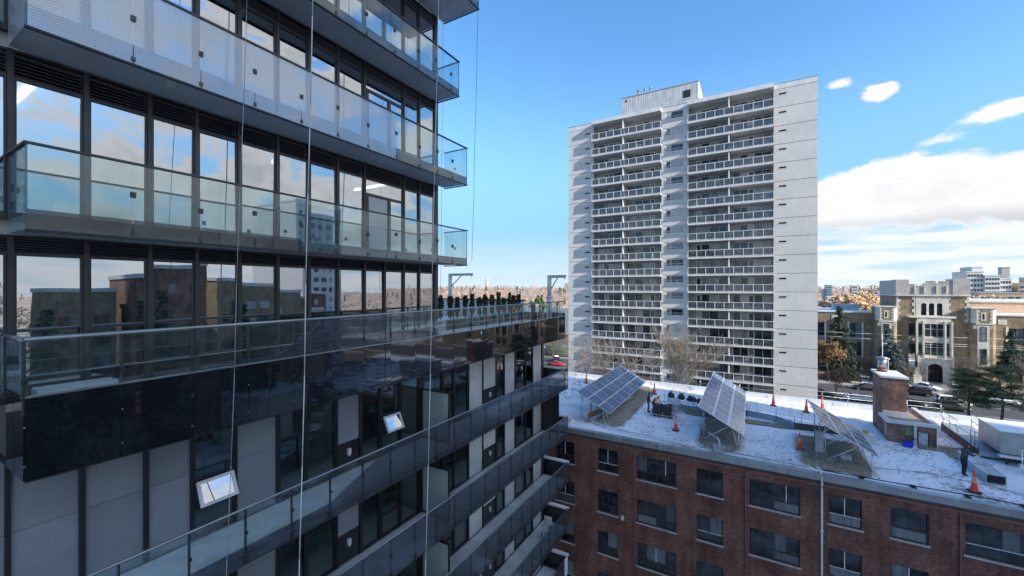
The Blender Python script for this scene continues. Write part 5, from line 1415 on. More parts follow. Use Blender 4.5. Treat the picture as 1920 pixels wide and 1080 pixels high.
# two-storey stone bay over the portal
m = MB(); by = 135.6; fb = lambda u, v, d: (u, by + d, v)
H_ = []
for (z0, z1) in ((10.6, 13.9), (6.3, 9.5)):
    H_ += [(36.0, 39.35, z0, z1), (34.9, 35.6, z0, z1), (39.75, 40.35, z0, z1)]
m.wall(fb, 34.7, 40.6, 4.6, 15.3, H_, .35)
for x in (34.7, 40.6): m.face([(x, by, 4.6), (x, SY, 4.6), (x, SY, 15.3), (x, by, 15.3)])
m.face([(34.7, by, 15.3), (40.6, by, 15.3), (40.6, SY, 15.3), (34.7, SY, 15.3)]); m.build('bay', 'stone', SC, fix=False)
for (z0, z1) in ((10.6, 13.9), (6.3, 9.5)):
    winset(SC, by + .05, 36.0, 39.35, z0, z1, mull=3, trans=(.62,), fm='stone'); winset(SC, by + .05, 34.9, 35.6, z0, z1); winset(SC, by + .05, 39.75, 40.35, z0, z1)
    winset(SC, SY + .05, 33.5, 34.7, z0, z1); winset(SC, SY + .05, 40.0, 41.0, z0, z1)
cube('bay_cornice', 'stone', SC, 33.2, 41.3, by - .15, by + .2, 15.302, 15.6); cube('bay_cornice', 'stone', SC, 33.0, 41.5, by + .21, SY - .15, 15.3, 15.75)
for x in (35.8, 39.55, 34.6, 40.7): cube('buttress', 'stone', SC, x - .15, x + .15, by - .3, by - .01, 4.7, 14.6)
for k in range(6): cube('tracery_panel', 'stone_grey', SC, 36.05 + k * .55, 36.05 + k * .55 + .42, by - .05, by - .003, 9.75, 10.4)
# portal
m = MB(); py = 134.4; n = 16
cx, r = 37.5, 1.45
out_ = [(34.7, 0), (36.05, 0), (36.05, 3.0)] + [(cx - r * math.cos(math.pi * i / n), 3.0 + r * 1.05 * math.sin(math.pi * i / n)) for i in range(n + 1)] + [(38.95, 0), (40.4, 0), (40.4, 5.5), (34.7, 5.5)]
left = [(34.7, 0), (36.05, 0), (36.05, 3.0)] + [(cx - r * math.cos(math.pi * i / n), 3.0 + r * 1.05 * math.sin(math.pi * i / n)) for i in range(n // 2 + 1)] + [(37.5, 5.5), (34.7, 5.5)]
right = [(2 * cx + .05 - u, v) for u, v in left]
for pl_ in (left, right): m.prism(pl_, lambda u, v, d: (u, py + d, v), 0, 1.1)
m.build('portal', 'stone', SC)
cube('portal_door', 'slot_dark', SC, 36.0, 39.0, 135.5, 135.58, 0, 4.7)
for x in (36.8, 37.5, 38.2): cube('door_bar', 'frame_metal', SC, x - .05, x + .05, 135.3, 135.4, 0.1, 4.1)
cube('door_bar', 'frame_metal', SC, 36.1, 38.9, 135.3, 135.4, 2.5, 2.62)
for x in (34.6, 36.0, 39.0, 40.45): cube('pinnacle', 'stone', SC, x - .2, x + .2, py - .3, py - .01, 0, 6.3 if x in (34.6, 40.45) else 5.0)
cube('portal_cap', 'stone', SC, 34.5, 40.6, py - .12, by, 5.502, 5.75)
# turrets
for (x0, x1, sx, wx) in ((27.0, 31.1, 28.9, 29.0), (43.9, 47.9, 45.7, 45.75)):
    m = MB(); ty = 135.2; c = .7
    ring = [(x0 + c, ty), (x1 - c, ty), (x1, ty + c), (x1, SY + 3), (x0, SY + 3), (x0, ty + c)]
    m.loft([[(x, y, 0) for x, y in ring], [(x, y, 17.7) for x, y in ring]]); to = m.build('turret', 'brick_tan', SC)
    cube('turret_cap', 'stone', to, x0 - .1, x1 + .1, ty - .12, SY + 3.1, 17.702, 18.0); cube('belt', 'stone', to, x0 + .55, x1 - .55, ty - .16, ty - .01, 14.1, 14.4)
    for k in range(8):
        for s, xx in ((1, x0 + c), (-1, x1 - c)): cube('quoin', 'stone', to, min(xx, xx + s * (.25 if k % 2 else .5)), max(xx, xx + s * (.25 if k % 2 else .5)), ty - .05, ty - .004, 14.5 + k * .4, 14.5 + k * .4 + .38)
    for s, xx in ((1, x0), (-1, x1)):
        p = MB(); q0 = Vector((xx + s * c, ty, 0)); q1 = Vector((xx, ty + c, 0)); nv = Vector((-s, -1, 0)).normalized() * .03
        p.loft([[tuple(q0 + nv + Vector((0, 0, 14.4))), tuple(q1 + nv + Vector((0, 0, 14.4))), tuple(q1 + Vector((0, 0, 14.4))), tuple(q0 + Vector((0, 0, 14.4)))], [tuple(q0 + nv + Vector((0, 0, 17.65))), tuple(q1 + nv + Vector((0, 0, 17.65))), tuple(q1 + Vector((0, 0, 17.65))), tuple(q0 + Vector((0, 0, 17.65)))]]); p.build('corner_stone', 'stone', to)
    cube('slit_surround', 'stone', to, sx - .42, sx + .42, ty - .07, ty - .003, 15.0, 16.9); cube('slit', 'slot_dark', to, sx - .17, sx + .17, ty - .08, ty - .071, 15.3, 16.6)
    cube('window_surround', 'stone', to, wx - 1.0, wx + .9, ty - .08, ty - .003, 4.2, 13.9)
    for (z0, z1) in ((10.3, 13.6),): winset(to, ty - .28, wx - .55, wx + .45, z0, z1)
    winset(to, ty - .28, wx - .55, wx + .45, 5.0, 8.6, arch=True, trans=(.4,))
    for s in (-1, 1): cube('frieze_panel', 'stone_grey', to, wx - .05 + s * 1.35 - .33, wx - .05 + s * 1.35 + .33, ty - .05, ty - .003, 13.1, 13.95)
# wings
lw = [(-6, 27.0, 'l'), (47.9, 95, 'r')]
for x0, x1, k in lw:
    m = MB(); wy = 139.0; H_ = []
    xs = [14.6, 22.4, 6.5, -1.5] if k == 'l' else [51.0, 57, 63, 69, 75, 81]
    for x in xs: H_ += [(x, x + 2.4, 9.5, 13.2), (x, x + 2.4, 4.8, 8.2), (x + .2, x + 2.2, .8, 3.2)]
    m.wall(lambda u, v, d: (u, wy + d, v), x0, x1, 0, 16.0, H_, .3); m.build('wing_wall', 'brick_tan', SC, fix=False)
    m = MB(); m.box(x0, x1, wy + .4, 158, .0, 16.2); m.build('wing_body', 'felt', SC)
    cube('wing_cornice', 'white_trim', SC, x0, x1, wy - .2, wy + .38, 16.02, 16.35); cube('wing_roof_snow', 'snow_clean', SC, x0, x1, wy + .4, 157.9, 16.202, 16.4)
    for x in xs:
        winset(SC, wy, x, x + 2.4, 9.5, 13.2, mull=2); winset(SC, wy, x, x + 2.4, 4.8, 8.2, mull=2, arch=(k == 'l' and x == 22.4)); winset(SC, wy, x + .2, x + 2.2, .8, 3.2, mull=2)
        for s in (-.45, 2.45): cube('window_pier', 'stone', SC, x + s, x + s + .42, wy - .1, wy - .003, 4.4, 13.6)
    for x in (18.6, 10.5) if k == 'l' else (49.3, 54.6, 60.6): cube('carved_panel', 'stone', SC, x, x + 1.4, wy - .1, wy - .003, 14.0, 15.2); cube('slit', 'slot_dark', SC, x + 3.0, x + 3.35, wy - .03, wy - .003, 9.6, 11.4)
cube('rear_block', 'cream', SC, 46.5, 90, 146.5, 160, 16.42, 19.0); cube('rear_cornice', 'white_trim', SC, 46.3, 90.2, 146.2, 160, 19.002, 19.5); cube('rear_snow', 'snow_clean', SC, 46.5, 90, 146.6, 159, 19.502, 19.6)
cube('roof_plant', 'blue_grey', SC, 20.0, 25.5, 146, 150, 16.41, 18.0)

# ================================================================ cars
def car(label, x, y, rz, paint, suv=False, snow=False, group='cars on the street', L=4.7):
    W = .93 if suv else .90; hz = 1.72 if suv else 1.44; belt = 1.02 if suv else .92
    root = empty('car', (0, 0, 0), label, 'car', group)
    h = L / 2
    if suv: prof = [(-h, .45, .95, .88), (-h + .12, .3, belt + .02, .97), (-h + .6, .28, belt + .04, 1), (.6, .28, belt + .02, 1), (1.05, .28, belt, 1), (1.9, .28, belt - .12, .97), (h - .1, .3, belt - .28, .90), (h, .4, belt - .45, .82)]
    else: prof = [(-h, .42, .80, .86), (-h + .12, .28, .93, .95), (-h + .7, .25, .97, 1), (.5, .25, belt + .02, 1), (1.0, .25, belt, 1), (1.85, .25, belt - .12, .96), (h - .1, .28, belt - .28, .88), (h, .38, belt - .42, .80)]
    rings = []
    for (px_, zb, zt, wf) in prof:
        w = W * wf
        rings.append([(px_, -w * .93, zb), (px_, -w, zb + .16), (px_, -w, zt - .22), (px_, -w * .94, zt - .04), (px_, -w * .8, zt), (px_, w * .8, zt), (px_, w * .94, zt - .04), (px_, w, zt - .22), (px_, w, zb + .16), (px_, w * .93, zb)])
    m = MB(); m.loft(rings, smooth=True); m.build('body', paint, root)
    gx = ((-h + .18, 1.1), (-h + .5, .25)) if suv else ((-h + .62, 1.15), (-h + 1.45, .2))
    base = [Vector((gx[0][0], -W * .86, belt)), Vector((gx[0][1], -W * .86, belt)), Vector((gx[0][1], W * .86, belt)), Vector((gx[0][0], W * .86, belt))]
    top = [Vector((gx[1][0], -W * .68, hz)), Vector((gx[1][1], -W * .68, hz)), Vector((gx[1][1], W * .68, hz)), Vector((gx[1][0], W * .68, hz))]
    mid = [Vector((gx[1][0] + .25, -W * .4, hz + .04)), Vector((gx[1][1] - .25, -W * .4, hz + .04)), Vector((gx[1][1] - .25, W * .4, hz + .04)), Vector((gx[1][0] + .25, W * .4, hz + .04))]
    m = MB(); m.loft([base, top, mid], smooth=False); m.build('cabin', paint, root)
    def pane(i, u0, u1, v0, v1):
        j = (i + 1) % 4; a, b, c, d = base[i], base[j], top[j], top[i]
        nrm = (b - a).cross(d - a).normalized(); cen = (a + b + c + d) / 4
        if nrm.dot(cen - Vector((-.3, 0, 1.2))) < 0: nrm = -nrm
        P = lambda u, v: a.lerp(b, u).lerp(d.lerp(c, u), v) + nrm * .008
        q = MB(); q.loft([[P(u0, v0), P(u1, v0), P(u1, v1), P(u0, v1)], [P(u0, v0) + nrm * .004, P(u1, v0) + nrm * .004, P(u1, v1) + nrm * .004, P(u0, v1) + nrm * .004]]); q.build('window', 'car_glass', root)
    for i in (0, 2):
        for u0, u1 in (((.06, .30), (.33, .60), (.63, .95)) if suv else ((.05, .47), (.50, .95))): pane(i, u0, u1, .1, .86)
    pane(1, .07, .93, .08, .94); pane(3, .08, .92, .12, .92)
    for wx_ in (-h + .85, h - .88):
        for s in (-1, 1):
            q = MB(); q.tube((wx_, s * (W - .2), .33), (wx_, s * (W + .012), .33), .34, 16); wo = q.build('wheel', 'tyre', root)
            q = MB(); q.tube((wx_, s * (W + .013), .33), (wx_, s * (W + .022), .33), .2, 10); q.build('rim', 'rim', wo)
    for s in (-1, 1):
        cube('headlight', 'lamp_white', root, h - .16, h - .02, s * W * .62 - .16, s * W * .62 + .16, belt - .40, belt - .28); cube('tail_light', 'tail_red', root, -h - .01, -h + .1, s * W * .66 - .14, s * W * .66 + .14, .74, .92)
        cube('mirror', paint, root, .72, .86, s * (W + .09) - .09, s * (W + .09) + .09, belt, belt + .13)
    cube('bumper', 'rubber', root, h - .12, h + .02, -W * .7, W * .7, .3, .45)
    if snow:
        m = MB(); m.loft([[(p.x, p.y * 1.02, hz + .002) for p in top], [(p.x * .95, p.y * .95, hz + .10) for p in top]]); m.build('snow_cover', 'snow_clean', root)
        m = MB(); m.loft([[(1.2, -W * .7, belt - .03), (h - .25, -W * .65, belt - .25), (h - .25, W * .65, belt - .25), (1.2, W * .7, belt - .03)], [(1.25, -W * .6, belt + .06), (h - .35, -W * .55, belt - .14), (h - .35, W * .55, belt - .14), (1.25, W * .6, belt + .06)]]); m.build('snow_cover', 'snow_clean', root)
    root.location = (x, y, .013); root.rotation_euler = (0, 0, rz)
    return root


car('silver sedan parked on the near side of the street left of the chimney', 18.2, 105.3, 0, 'car_silver')
car('dark grey SUV on the near side of the street under the pines', 31.8, 106.0, 0, 'car_grey', suv=True)
car('white SUV with a snowy roof beside the dark grey SUV', 33.3, 110.6, 0, 'car_white', suv=True, snow=True, L=4.9)
car('black SUV on the far side of the street behind the chimney', 29.8, 117.2, R(180), 'car_black', suv=True, L=4.9)
car('black sedan half hidden by the brick chimney', 26.0, 106.0, 0, 'car_black')
car('white car parked under the pines, covered in snow', 42.0, 117.2, R(180), 'car_white', snow=True)
car('silver car parked farther right behind the pines', 47.6, 117.4, R(180), 'car_silver', snow=True)
car('white car on a short drive by the school lawn path', 33.4, 124.6, R(-35), 'car_white', snow=True)
car('dark car half hidden by the right edge of the tower', 12.4, 106.2, 0, 'car_black')
car('dark blue grey car at the far kerb left of the chimney', 21.8, 117.6, R(180), 'car_grey')
car('red car on the street seen left of the tower', -48.5, 108.6, R(10), 'car_red')
car('dark SUV with snow on it behind the red car', -51.8, 115.6, R(120), 'car_black', suv=True, snow=True)

# ================================================================ trees
def bare_tree(label, x, y, h, seed, trunk='bark', twig='bark', spread=1.0, levels=5, group='bare street trees', leaf=None, nleaf=0, leafsize=.16, lean=0.0, name='bare_tree'):
    rt_ = random.Random(seed); root = empty(name, (x, y, 0), label, 'tree', group)
    tm, cm, tips = MB(), MB(), []
    def grow(p, d, ln, r, lv):
        n = 3 if lv < 2 else 2; q = p; dd = d.copy()
        for i in range(n):
            dd = (dd + Vector((rt_.uniform(-1, 1), rt_.uniform(-1, 1), rt_.uniform(-.4, .6))) * .14).normalized(); q2 = q + dd * ln / n; r2 = r * (1 - .16)
            (tm if lv < 2 else cm).tube(q, q2, r, 7 if lv == 0 else (5 if lv < 3 else 3), r2=r2, cap=False); q = q2; r = r2
            if lv >= 1 and lv < levels and rt_.random() < .75:
                ax = dd.orthogonal().normalized(); ax.rotate(Matrix.Rotation(rt_.uniform(0, 6.28), 3, dd)); nd = (dd + ax * rt_.uniform(.5, 1.1) * spread).normalized(); grow(q, nd, ln * rt_.uniform(.45, .7), r * .55, lv + 1)
        if lv < levels:
            for k in range(rt_.choice((2, 3)) if lv else rt_.choice((3, 4))):
                ax = dd.orthogonal().normalized(); ax.rotate(Matrix.Rotation(rt_.uniform(0, 6.28), 3, dd)); nd = (dd + ax * rt_.uniform(.3, .85) * spread + Vector((0, 0, .12))).normalized()
                grow(q, nd, ln * rt_.uniform(.6, .82), max(r * .68, .016), lv + 1)
        else: tips.append(q)
    grow(Vector((x, y, -.1)), Vector((lean, 0, 1)).normalized(), h * .30, h * .020, 0)
    tm.build('trunk', trunk, root, fix=False)
    if leaf:
        for _ in range(nleaf):
            c = rt_.choice(tips) + Vector((rt_.gauss(0, .35), rt_.gauss(0, .35), rt_.gauss(0, .3))); a = Vector((rt_.uniform(-1, 1), rt_.uniform(-1, 1), rt_.uniform(-1, 1))).normalized(); b = a.orthogonal().normalized(); s = leafsize * rt_.uniform(.6, 1.3)
            cm.face([c - a * s, c + b * s * .6, c + a * s, c - b * s * .6], 1)
    cm.build('crown', [twig] + ([leaf] if leaf else []), root, fix=False)


def spruce(label, x, y, h, rad, seed, mat, base=.06, dens=1.0):
    rt_ = random.Random(seed); root = empty('spruce_tree', (x, y, 0), label, 'tree', 'evergreen trees by the school')
    m = MB(); m.tube((x, y, -.1), (x, y, h * .97), h * .017, 7, r2=.02); m.build('trunk', 'bark_dark', root, fix=False)
    c = MB(); z = h * base
    while z < h * .985:
        t = (z / h - base) / (1 - base); r = rad * (1 - t) ** .85 * (1.0 if t > .12 else .8 + t * 1.6)
        for k in range(max(5, int(9 * (1 - t) + 4))):
            a = rt_.uniform(0, 6.283); rr = max(.15, r * rt_.uniform(.55, 1.12)); nseg = max(3, int(rr / .32))
            p = Vector((x, y, z + rt_.uniform(-.2, .2)))
            for i in range(nseg):
                f = (i + 1) / nseg; q = Vector((x + math.cos(a) * rr * f, y + math.sin(a) * rr * f, z + .05 * rr - rr * .42 * f * f + (.1 * rr if f > .8 else 0)))
                for _ in range(int(5 * dens)):
                    cc = p.lerp(q, rt_.random()) + Vector((rt_.gauss(0, .14), rt_.gauss(0, .14), rt_.gauss(0, .07) - .08)); d = (q - p).normalized() + Vector((rt_.uniform(-.8, .8), rt_.uniform(-.8, .8), rt_.uniform(-.9, .1))); d.normalize(); e = d.orthogonal().normalized(); e.rotate(Matrix.Rotation(rt_.uniform(0, 6.28), 3, d)); ln = rt_.uniform(.16, .36)
                    c.face([cc - e * .13, cc + e * .13, cc + d * ln * 1.35])
                p = q
        z += h * .022 + .12
    c.build('crown', mat, root, fix=False)


def pine(label, x, y, h, rad, seed, mat='pine_leaf'):
    rt_ = random.Random(seed); root = empty('pine_tree', (x, y, 0), label, 'tree', 'pines on the near verge')
    m = MB(); p = Vector((x, y, -.1)); d = Vector((rt_.uniform(-.05, .05), 0, 1)); pts = [p]
    for i in range(8): d = (d + Vector((rt_.uniform(-.1, .1), rt_.uniform(-.1, .1), .15))).normalized(); p = p + d * h / 8.3; pts.append(p)
    for i, (a, b) in enumerate(zip(pts[:-1], pts[1:])): m.tube(a, b, .22 * (1 - i / 9), 7, r2=.22 * (1 - (i + 1) / 9), cap=False)
    c = MB()
    for k in range(58):
        f = rt_.uniform(.34, 1.0); i = min(int(f * 8), 7); s = pts[i].lerp(pts[i + 1], f * 8 - i); a = rt_.uniform(0, 6.283); rr = rad * (1.15 - .85 * f) * rt_.uniform(.45, 1.1)
        e = s + Vector((math.cos(a) * rr, math.sin(a) * rr, rr * rt_.uniform(-.08, .22))); m.tube(s, e, .045, 4, r2=.015, cap=False)
        for q in (1.0, .72, .5):
            cc0 = s.lerp(e, q); pr = rt_.uniform(.5, .95) * (.6 + .4 * rad / 4)
            for _ in range(120):
                u = Vector((rt_.gauss(0, .5), rt_.gauss(0, .5), rt_.gauss(0, .16))) * pr; cc = cc0 + u; dd = Vector((rt_.uniform(-1, 1), rt_.uniform(-1, 1), rt_.uniform(-.2, 1))).normalized(); ee = dd.orthogonal().normalized(); ln = rt_.uniform(.12, .26)
                c.face([cc - ee * .045, cc + ee * .045, cc + dd * ln])
    m.build('trunk', 'bark_dark', root, fix=False); c.build('crown', mat, root, fix=False)


spruce('tall dark green spruce in front of the left school wing', 18.7, 128.0, 18.6, 5.2, 3, 'needle', dens=3.0)
spruce('grey blue spruce in front of the left school turret', 28.2, 129.0, 13.4, 4.2, 8, 'needle_blue', dens=2.8)
spruce('thin dark evergreen in front of the right school wing', 48.6, 131.5, 13.4, 2.6, 12, 'needle', base=.35, dens=1.6)
pine('spreading pine on the near verge, left of the pair by the parked cars', 31.4, 98.0, 9.2, 4.0, 21)
pine('spreading pine on the near verge, right of the pair at the picture edge', 34.6, 96.5, 10.2, 5.2, 22)
bare_tree('round tree with brown leaves beside the tower edge', 16.2, 124.5, 11.5, 31, 'bark', 'bark', 1.0, 4, 'trees by the street', 'leaf_brown', 6500, .19, name='brown_tree')
bare_tree('pale bare tree standing in front of the tower middle windows', -9.9, 60.0, 17.5, 41, 'bark_pale', 'bark_pale', .52, 6, 'bare trees by the tower')
bare_tree('wide frosted bare tree spreading over the lower left balconies', -17.5, 62.0, 17.2, 42, 'bark_frost', 'bark_frost', 1.1, 6, 'bare trees by the tower')
bare_tree('second frosted bare tree left of the wide one at the tower foot', -22.0, 64.0, 12.6, 43, 'bark_frost', 'bark_frost', 1.1, 5, 'bare trees by the tower')
bare_tree('thin bare tree peeping over the roof before the right balconies', -3.6, 61.0, 9.6, 44, 'bark', 'bark', .8, 4, 'bare trees by the tower')
bare_tree('bare street tree with a few red leaves right of the tower', 13.9, 99.4, 8.6, 51, 'bark', 'bark', .95, 5, 'trees by the street', 'leaf_red', 130, .2)
bare_tree('grey leafless thicket tree below the blue spruce', 30.6, 127.5, 6.4, 52, 'bark_frost', 'bark_frost', 1.2, 5, 'trees by the school')
bare_tree('leafless tree with dark twigs left of the school portal', 33.0, 131.0, 5.6, 53, 'bark', 'bark_frost', 1.2, 5, 'trees by the school')
bare_tree('leafless bush-like tree between the two spruces', 24.0, 130.0, 5.4, 54, 'bark', 'bark', 1.25, 5, 'trees by the school')
bare_tree('bare tree in front of the right school turret', 43.3, 129.5, 9.0, 55, 'bark_frost', 'bark_frost', 1.0, 5, 'trees by the school')
bare_tree('bare tree in front of the right school wing', 50.2, 128.0, 9.6, 56, 'bark', 'bark_frost', 1.0, 5, 'trees by the school')
bare_tree('low bare tree on the snowy verge behind the small solar array', 8.0, 96.0, 5.0, 57, 'bark', 'bark', 1.2, 5, 'trees by the street')
bare_tree('large golden leafed tree behind the left school wing', 30.4, 172.0, 23.5, 61, 'bark', 'bark_frost', 1.15, 5, 'golden trees behind the school', 'tree_gold', 16000, .40, name='golden_tree')
bare_tree('smaller golden tree left of the large golden one', 25.5, 186.0, 15.0, 62, 'bark', 'bark_frost', 1.1, 5, 'golden trees behind the school', 'tree_gold', 10000, .42, name='golden_tree')
bare_tree('pale bare tree behind the right school wing', 62.0, 190.0, 22.0, 63, 'bark', 'bark_frost', 1.1, 5, 'trees behind the school', 'tree_gold', 2500, .35)
bare_tree('street tree seen left of the tower behind the terrace', -55.5, 121.0, 12.0, 64, 'bark', 'bark', 1.0, 5, 'trees by the street', 'leaf_brown', 1500, .22)
lump('hedge', 'low dark evergreen hedge by the red car left of the tower', 'hedge', -57.0, 125.0, 0, 6, 2.5, 2.2, 'wood_green', 3)
lump('hedge', 'clipped dark bush at the foot of the left school turret', 'bush', 31.2, 133.6, 0, 1.4, 1.0, 1.2, 'wood_green', 6)

# ---------------------------------------------------------------- lamp post, wires, monument, cream house
m = MB(); m.tube((25.5, 122.2, 0), (25.5, 122.2, 12.3), .09, 8, r2=.06); m.build('lamp_pole', 'white_trim', label='slim pale pole rising behind the chimney flue', cat='pole')
lp_ = empty('street_lamp', (26.6, 122.8, 0), 'street lamp with a white globe beside the slim pale pole', 'street lamp')
m = MB(); m.tube((26.6, 122.8, 0), (26.6, 122.8, 6.2), .07, 8); m.build('post', 'white_trim', lp_); m = MB()
for i in range(6): m.tube((26.6, 122.8, 6.2 + .09 * i), (26.6, 122.8, 6.2 + .09 * (i + 1)), .3 * math.sin(math.pi * (i + .05) / 6.1), 10, r2=.3 * math.sin(math.pi * (i + 1.05) / 6.1), cap=False)
m.build('globe', 'lamp_white', lp_, fix=False)
for i, (za, zb, y) in enumerate(((12.2, 12.9, 122.2), (11.3, 10.9, 122.4), (11.0, 10.3, 122.6))):
    m = MB(); pts = []
    for k in range(13):
        t = k / 12; pts.append((8 + 62 * t, y, za + (zb - za) * t - 1.0 * math.sin(math.pi * t) * .5))
    m.path(pts, .035, 4); m.build('overhead_wire', 'wire', label=['highest', 'middle', 'lowest'][i] + ' overhead wire crossing in front of the school', cat='wire', group='overhead wires')
mn = empty('stone_monument', (33.2, 130.0, 0), 'small pale stone monument left of the school portal', 'monument')
cube('plinth', 'stone', mn, 32.5, 33.9, 129.4, 130.6, 0, 2.3); cube('shaft', 'stone', mn, 32.8, 33.6, 129.7, 130.3, 2.302, 3.9)
hs_ = empty('house', (-52.5, 104, 0), 'small orange cream house seen past the end of the glass building', 'house')
m = MB(); m.box(-56, -51.2, 101.5, 106, 0, 5.4); m.build('wall', 'cream', hs_); m = MB(); m.prism([(-56.4, 5.4), (-50.8, 5.4), (-53.6, 7.6)], lambda u, v, d: (u, d, v), 101.1, 106.4); m.build('roof', 'snow_clean', hs_); cube('window', 'far_pane', hs_, -55.2, -54, 101.45, 101.495, 2.4, 3.8); cube('window', 'far_pane', hs_, -53.2, -52, 101.45, 101.495, 2.4, 3.8)

# ================================================================ far city and wooded hills
def hill(x, y):
    d = math.hypot(x, y)
    t = max(0.0, min(1.0, (d - 260) / 1300)); t = t * t * (3 - 2 * t)
    return t * (17 + 9 * mnoise.noise((x * .0016, y * .0016, 2.2))) - .3


hm = MB(); na, nr = 70, 26
rs = [200 * (5200 / 200) ** (i / nr) for i in range(nr + 1)]
for i in range(na + 1):
    a = R(-85 + 205 * i / na)
    for r in rs:
        x, y = math.sin(a) * r, math.cos(a) * r; hm.v.append((x, y, hill(x, y)))
for i in range(na):
    for j in range(nr):
        q = i * (nr + 1) + j; hm.f.append((q, q + nr + 1, q + nr + 2, q + 1)); hm.m.append(0); hm.s.append(True)
hm.build('hills', 'wood_brown', kind='structure', fix=False, label='low wooded rise on the horizon')
rw = random.Random(77); fw = MB()
cnt = 0
while cnt < 3300:
    a = R(rw.uniform(-52, 30) if cnt < 2600 else rw.uniform(30, 115)); r = 170 * (2300 / 170) ** (rw.random() ** .8); x, y = math.sin(a) * r, math.cos(a) * r
    if 95 < y < 165 and x > -75: continue
    cnt += 1
    hgt = rw.uniform(7, 14) * (1.15 if r > 700 else 1.0); z0 = max(hill(x, y), 0) if r > 200 else 0
    ever = rw.random() < (.16 if r < 700 else .38); mi = 2 if ever else (0 if rw.random() < .55 else 1)
    wr = hgt * (.22 if ever else .42); nq = 55 if r < 600 else 26
    for _ in range(nq):
        t = rw.random(); rr = wr * ((1 - t) if ever else math.sin(math.pi * min(.12 + t * .9, 1)) ** .6) * math.sqrt(rw.random()); th = rw.uniform(0, 6.28)
        c = Vector((x + math.cos(th) * rr, y + math.sin(th) * rr, z0 + hgt * (.15 + .85 * t))); s = hgt * rw.uniform(.035, .085) * (1 if r < 600 else 1.5); u = Vector((rw.uniform(-1, 1), rw.uniform(-1, 1), rw.uniform(-.3, 1))).normalized(); v = u.orthogonal().normalized()
        fw.face([c - v * s, c + u * s * 1.3, c + v * s], mi)
fw.build('distant_wood', ['wood_orange', 'wood_brown', 'wood_green'], fix=False, kind='stuff', label='far mass of bare orange brown trees and dark evergreens', cat='wood')


def block(label, boxes, mat, wins=None, group='far buildings on the skyline', name='far_building', pane='far_pane'):
    b0 = boxes[0]; root = empty(name, ((b0[0] + b0[1]) / 2, (b0[2] + b0[3]) / 2, 0), label, 'building', group)
    for i, b in enumerate(boxes):
        m = MB(); m.box(*b); m.box(b[0] - .2, b[1] + .2, b[2] - .2, b[3] + .2, b[5] + .01, b[5] + .5); m.build('wall', b[6] if len(b) > 6 else mat, root) if False else m.build('wall', mat, root)
    if wins:
        for (x0, x1, z0, z1, nx, nz, y) in wins:
            for i in range(nx):
                for k in range(nz):
                    xa = x0 + (x1 - x0) * i / nx; za = z0 + (z1 - z0) * k / nz
                    cube('window', pane, root, xa + (x1 - x0) / nx * .2, xa + (x1 - x0) / nx * .8, y - .12, y - .02, za + (z1 - z0) / nz * .3, za + (z1 - z0) / nz * .8)


block('white stepped high rise on the skyline above the right school wing', [(95.5, 101.5, 300, 318, 0, 30.6), (98.0, 101.8, 302, 316, 30.7, 33.0), (101.6, 107.0, 299, 318, 0, 28.5), (107.1, 111.5, 301, 318, 0, 27.0)], 'far_white', [(95.7, 101.3, 20, 30, 5, 4, 300), (101.8, 106.8, 19, 28, 5, 4, 299), (107.2, 111.4, 19, 26.5, 4, 3, 301)])
block('tan block with a stepped roof at the right edge of the skyline', [(113.5, 121, 300, 316, 0, 24.6), (121.1, 134, 305, 320, 0, 27.5)], 'far_tan', [(113.7, 120.8, 15, 24, 4, 4, 300)])
block('low brown building behind the right school wing', [(83, 96, 250, 262, 0, 20.2)], 'far_tan', [(83.5, 95.5, 13, 19.5, 6, 2, 250)])
block('slender pale tower on the right skyline', [(118.5, 121.5, 330, 334, 0, 33.5)], 'far_grey')
block('teal glass block on the left skyline beyond the golden trees', [(53.0, 56.6, 420, 432, 0, 24.6), (51.0, 52.9, 422, 432, 0, 21.0)], 'far_teal', [(53.2, 56.4, 14, 24, 3, 5, 420)])
block('pair of small white towers beyond the golden trees', [(66.0, 68.0, 430, 440, 0, 23.5), (71.0, 74.5, 430, 440, 0, 24.3)], 'far_white', [(71.2, 74.3, 15, 24, 3, 4, 430)])
block('long pale low block beyond the golden trees', [(84, 100, 460, 470, 0, 20.4)], 'far_tan')
block('small grey tower right of the long pale block', [(89, 92, 430, 436, 0, 24.6)], 'far_grey')
block('row of low white houses left of the golden trees', [(42, 52, 330, 338, 0, 16.5)], 'far_white', [(42.4, 51.6, 11, 16, 6, 2, 330)])
lab_ = iter(('white gabled', 'tan flat roofed', 'grey flat roofed', 'long white', 'narrow tan', 'pale square', 'small grey', 'wide tan', 'tall thin white', 'low grey'))
for (xx, yy, w_, h_, mt_) in ((36, 250, 7, 14.5, 'far_white'), (43, 262, 5, 16.0, 'far_tan'), (58, 300, 6, 18.5, 'far_grey'), (46, 290, 9, 17.0, 'far_white'), (64, 330, 3, 21.0, 'far_tan'), (69, 350, 6, 20.0, 'far_white'), (82, 400, 6, 21.5, 'far_grey'), (88, 420, 10, 20.0, 'far_tan'), (98, 440, 3.5, 24.5, 'far_white'), (52, 280, 5, 15.0, 'far_grey')):
    block(next(lab_) + ' far building in the gap between the tower and the school', [(xx, xx + w_, yy, yy + 9, 0, h_)], mt_, [(xx + .3, xx + w_ - .3, 9, h_ - .6, 3, 3, yy)], group='far buildings in the gap beside the school')
for i, (xx, w_, h_) in enumerate(((-1020, 26, 52), (-985, 20, 62), (-940, 34, 48), (-905, 22, 66), (-870, 20, 58), (-1620, 10, 90))):
    block(['squat', 'first slim', 'broad', 'tallest', 'last slim', 'lone far left'][i] + ' bluish tower far off on the horizon', [(xx, xx + w_, 2400, 2425, 0, h_)], 'far_grey', group='towers far off on the horizon')

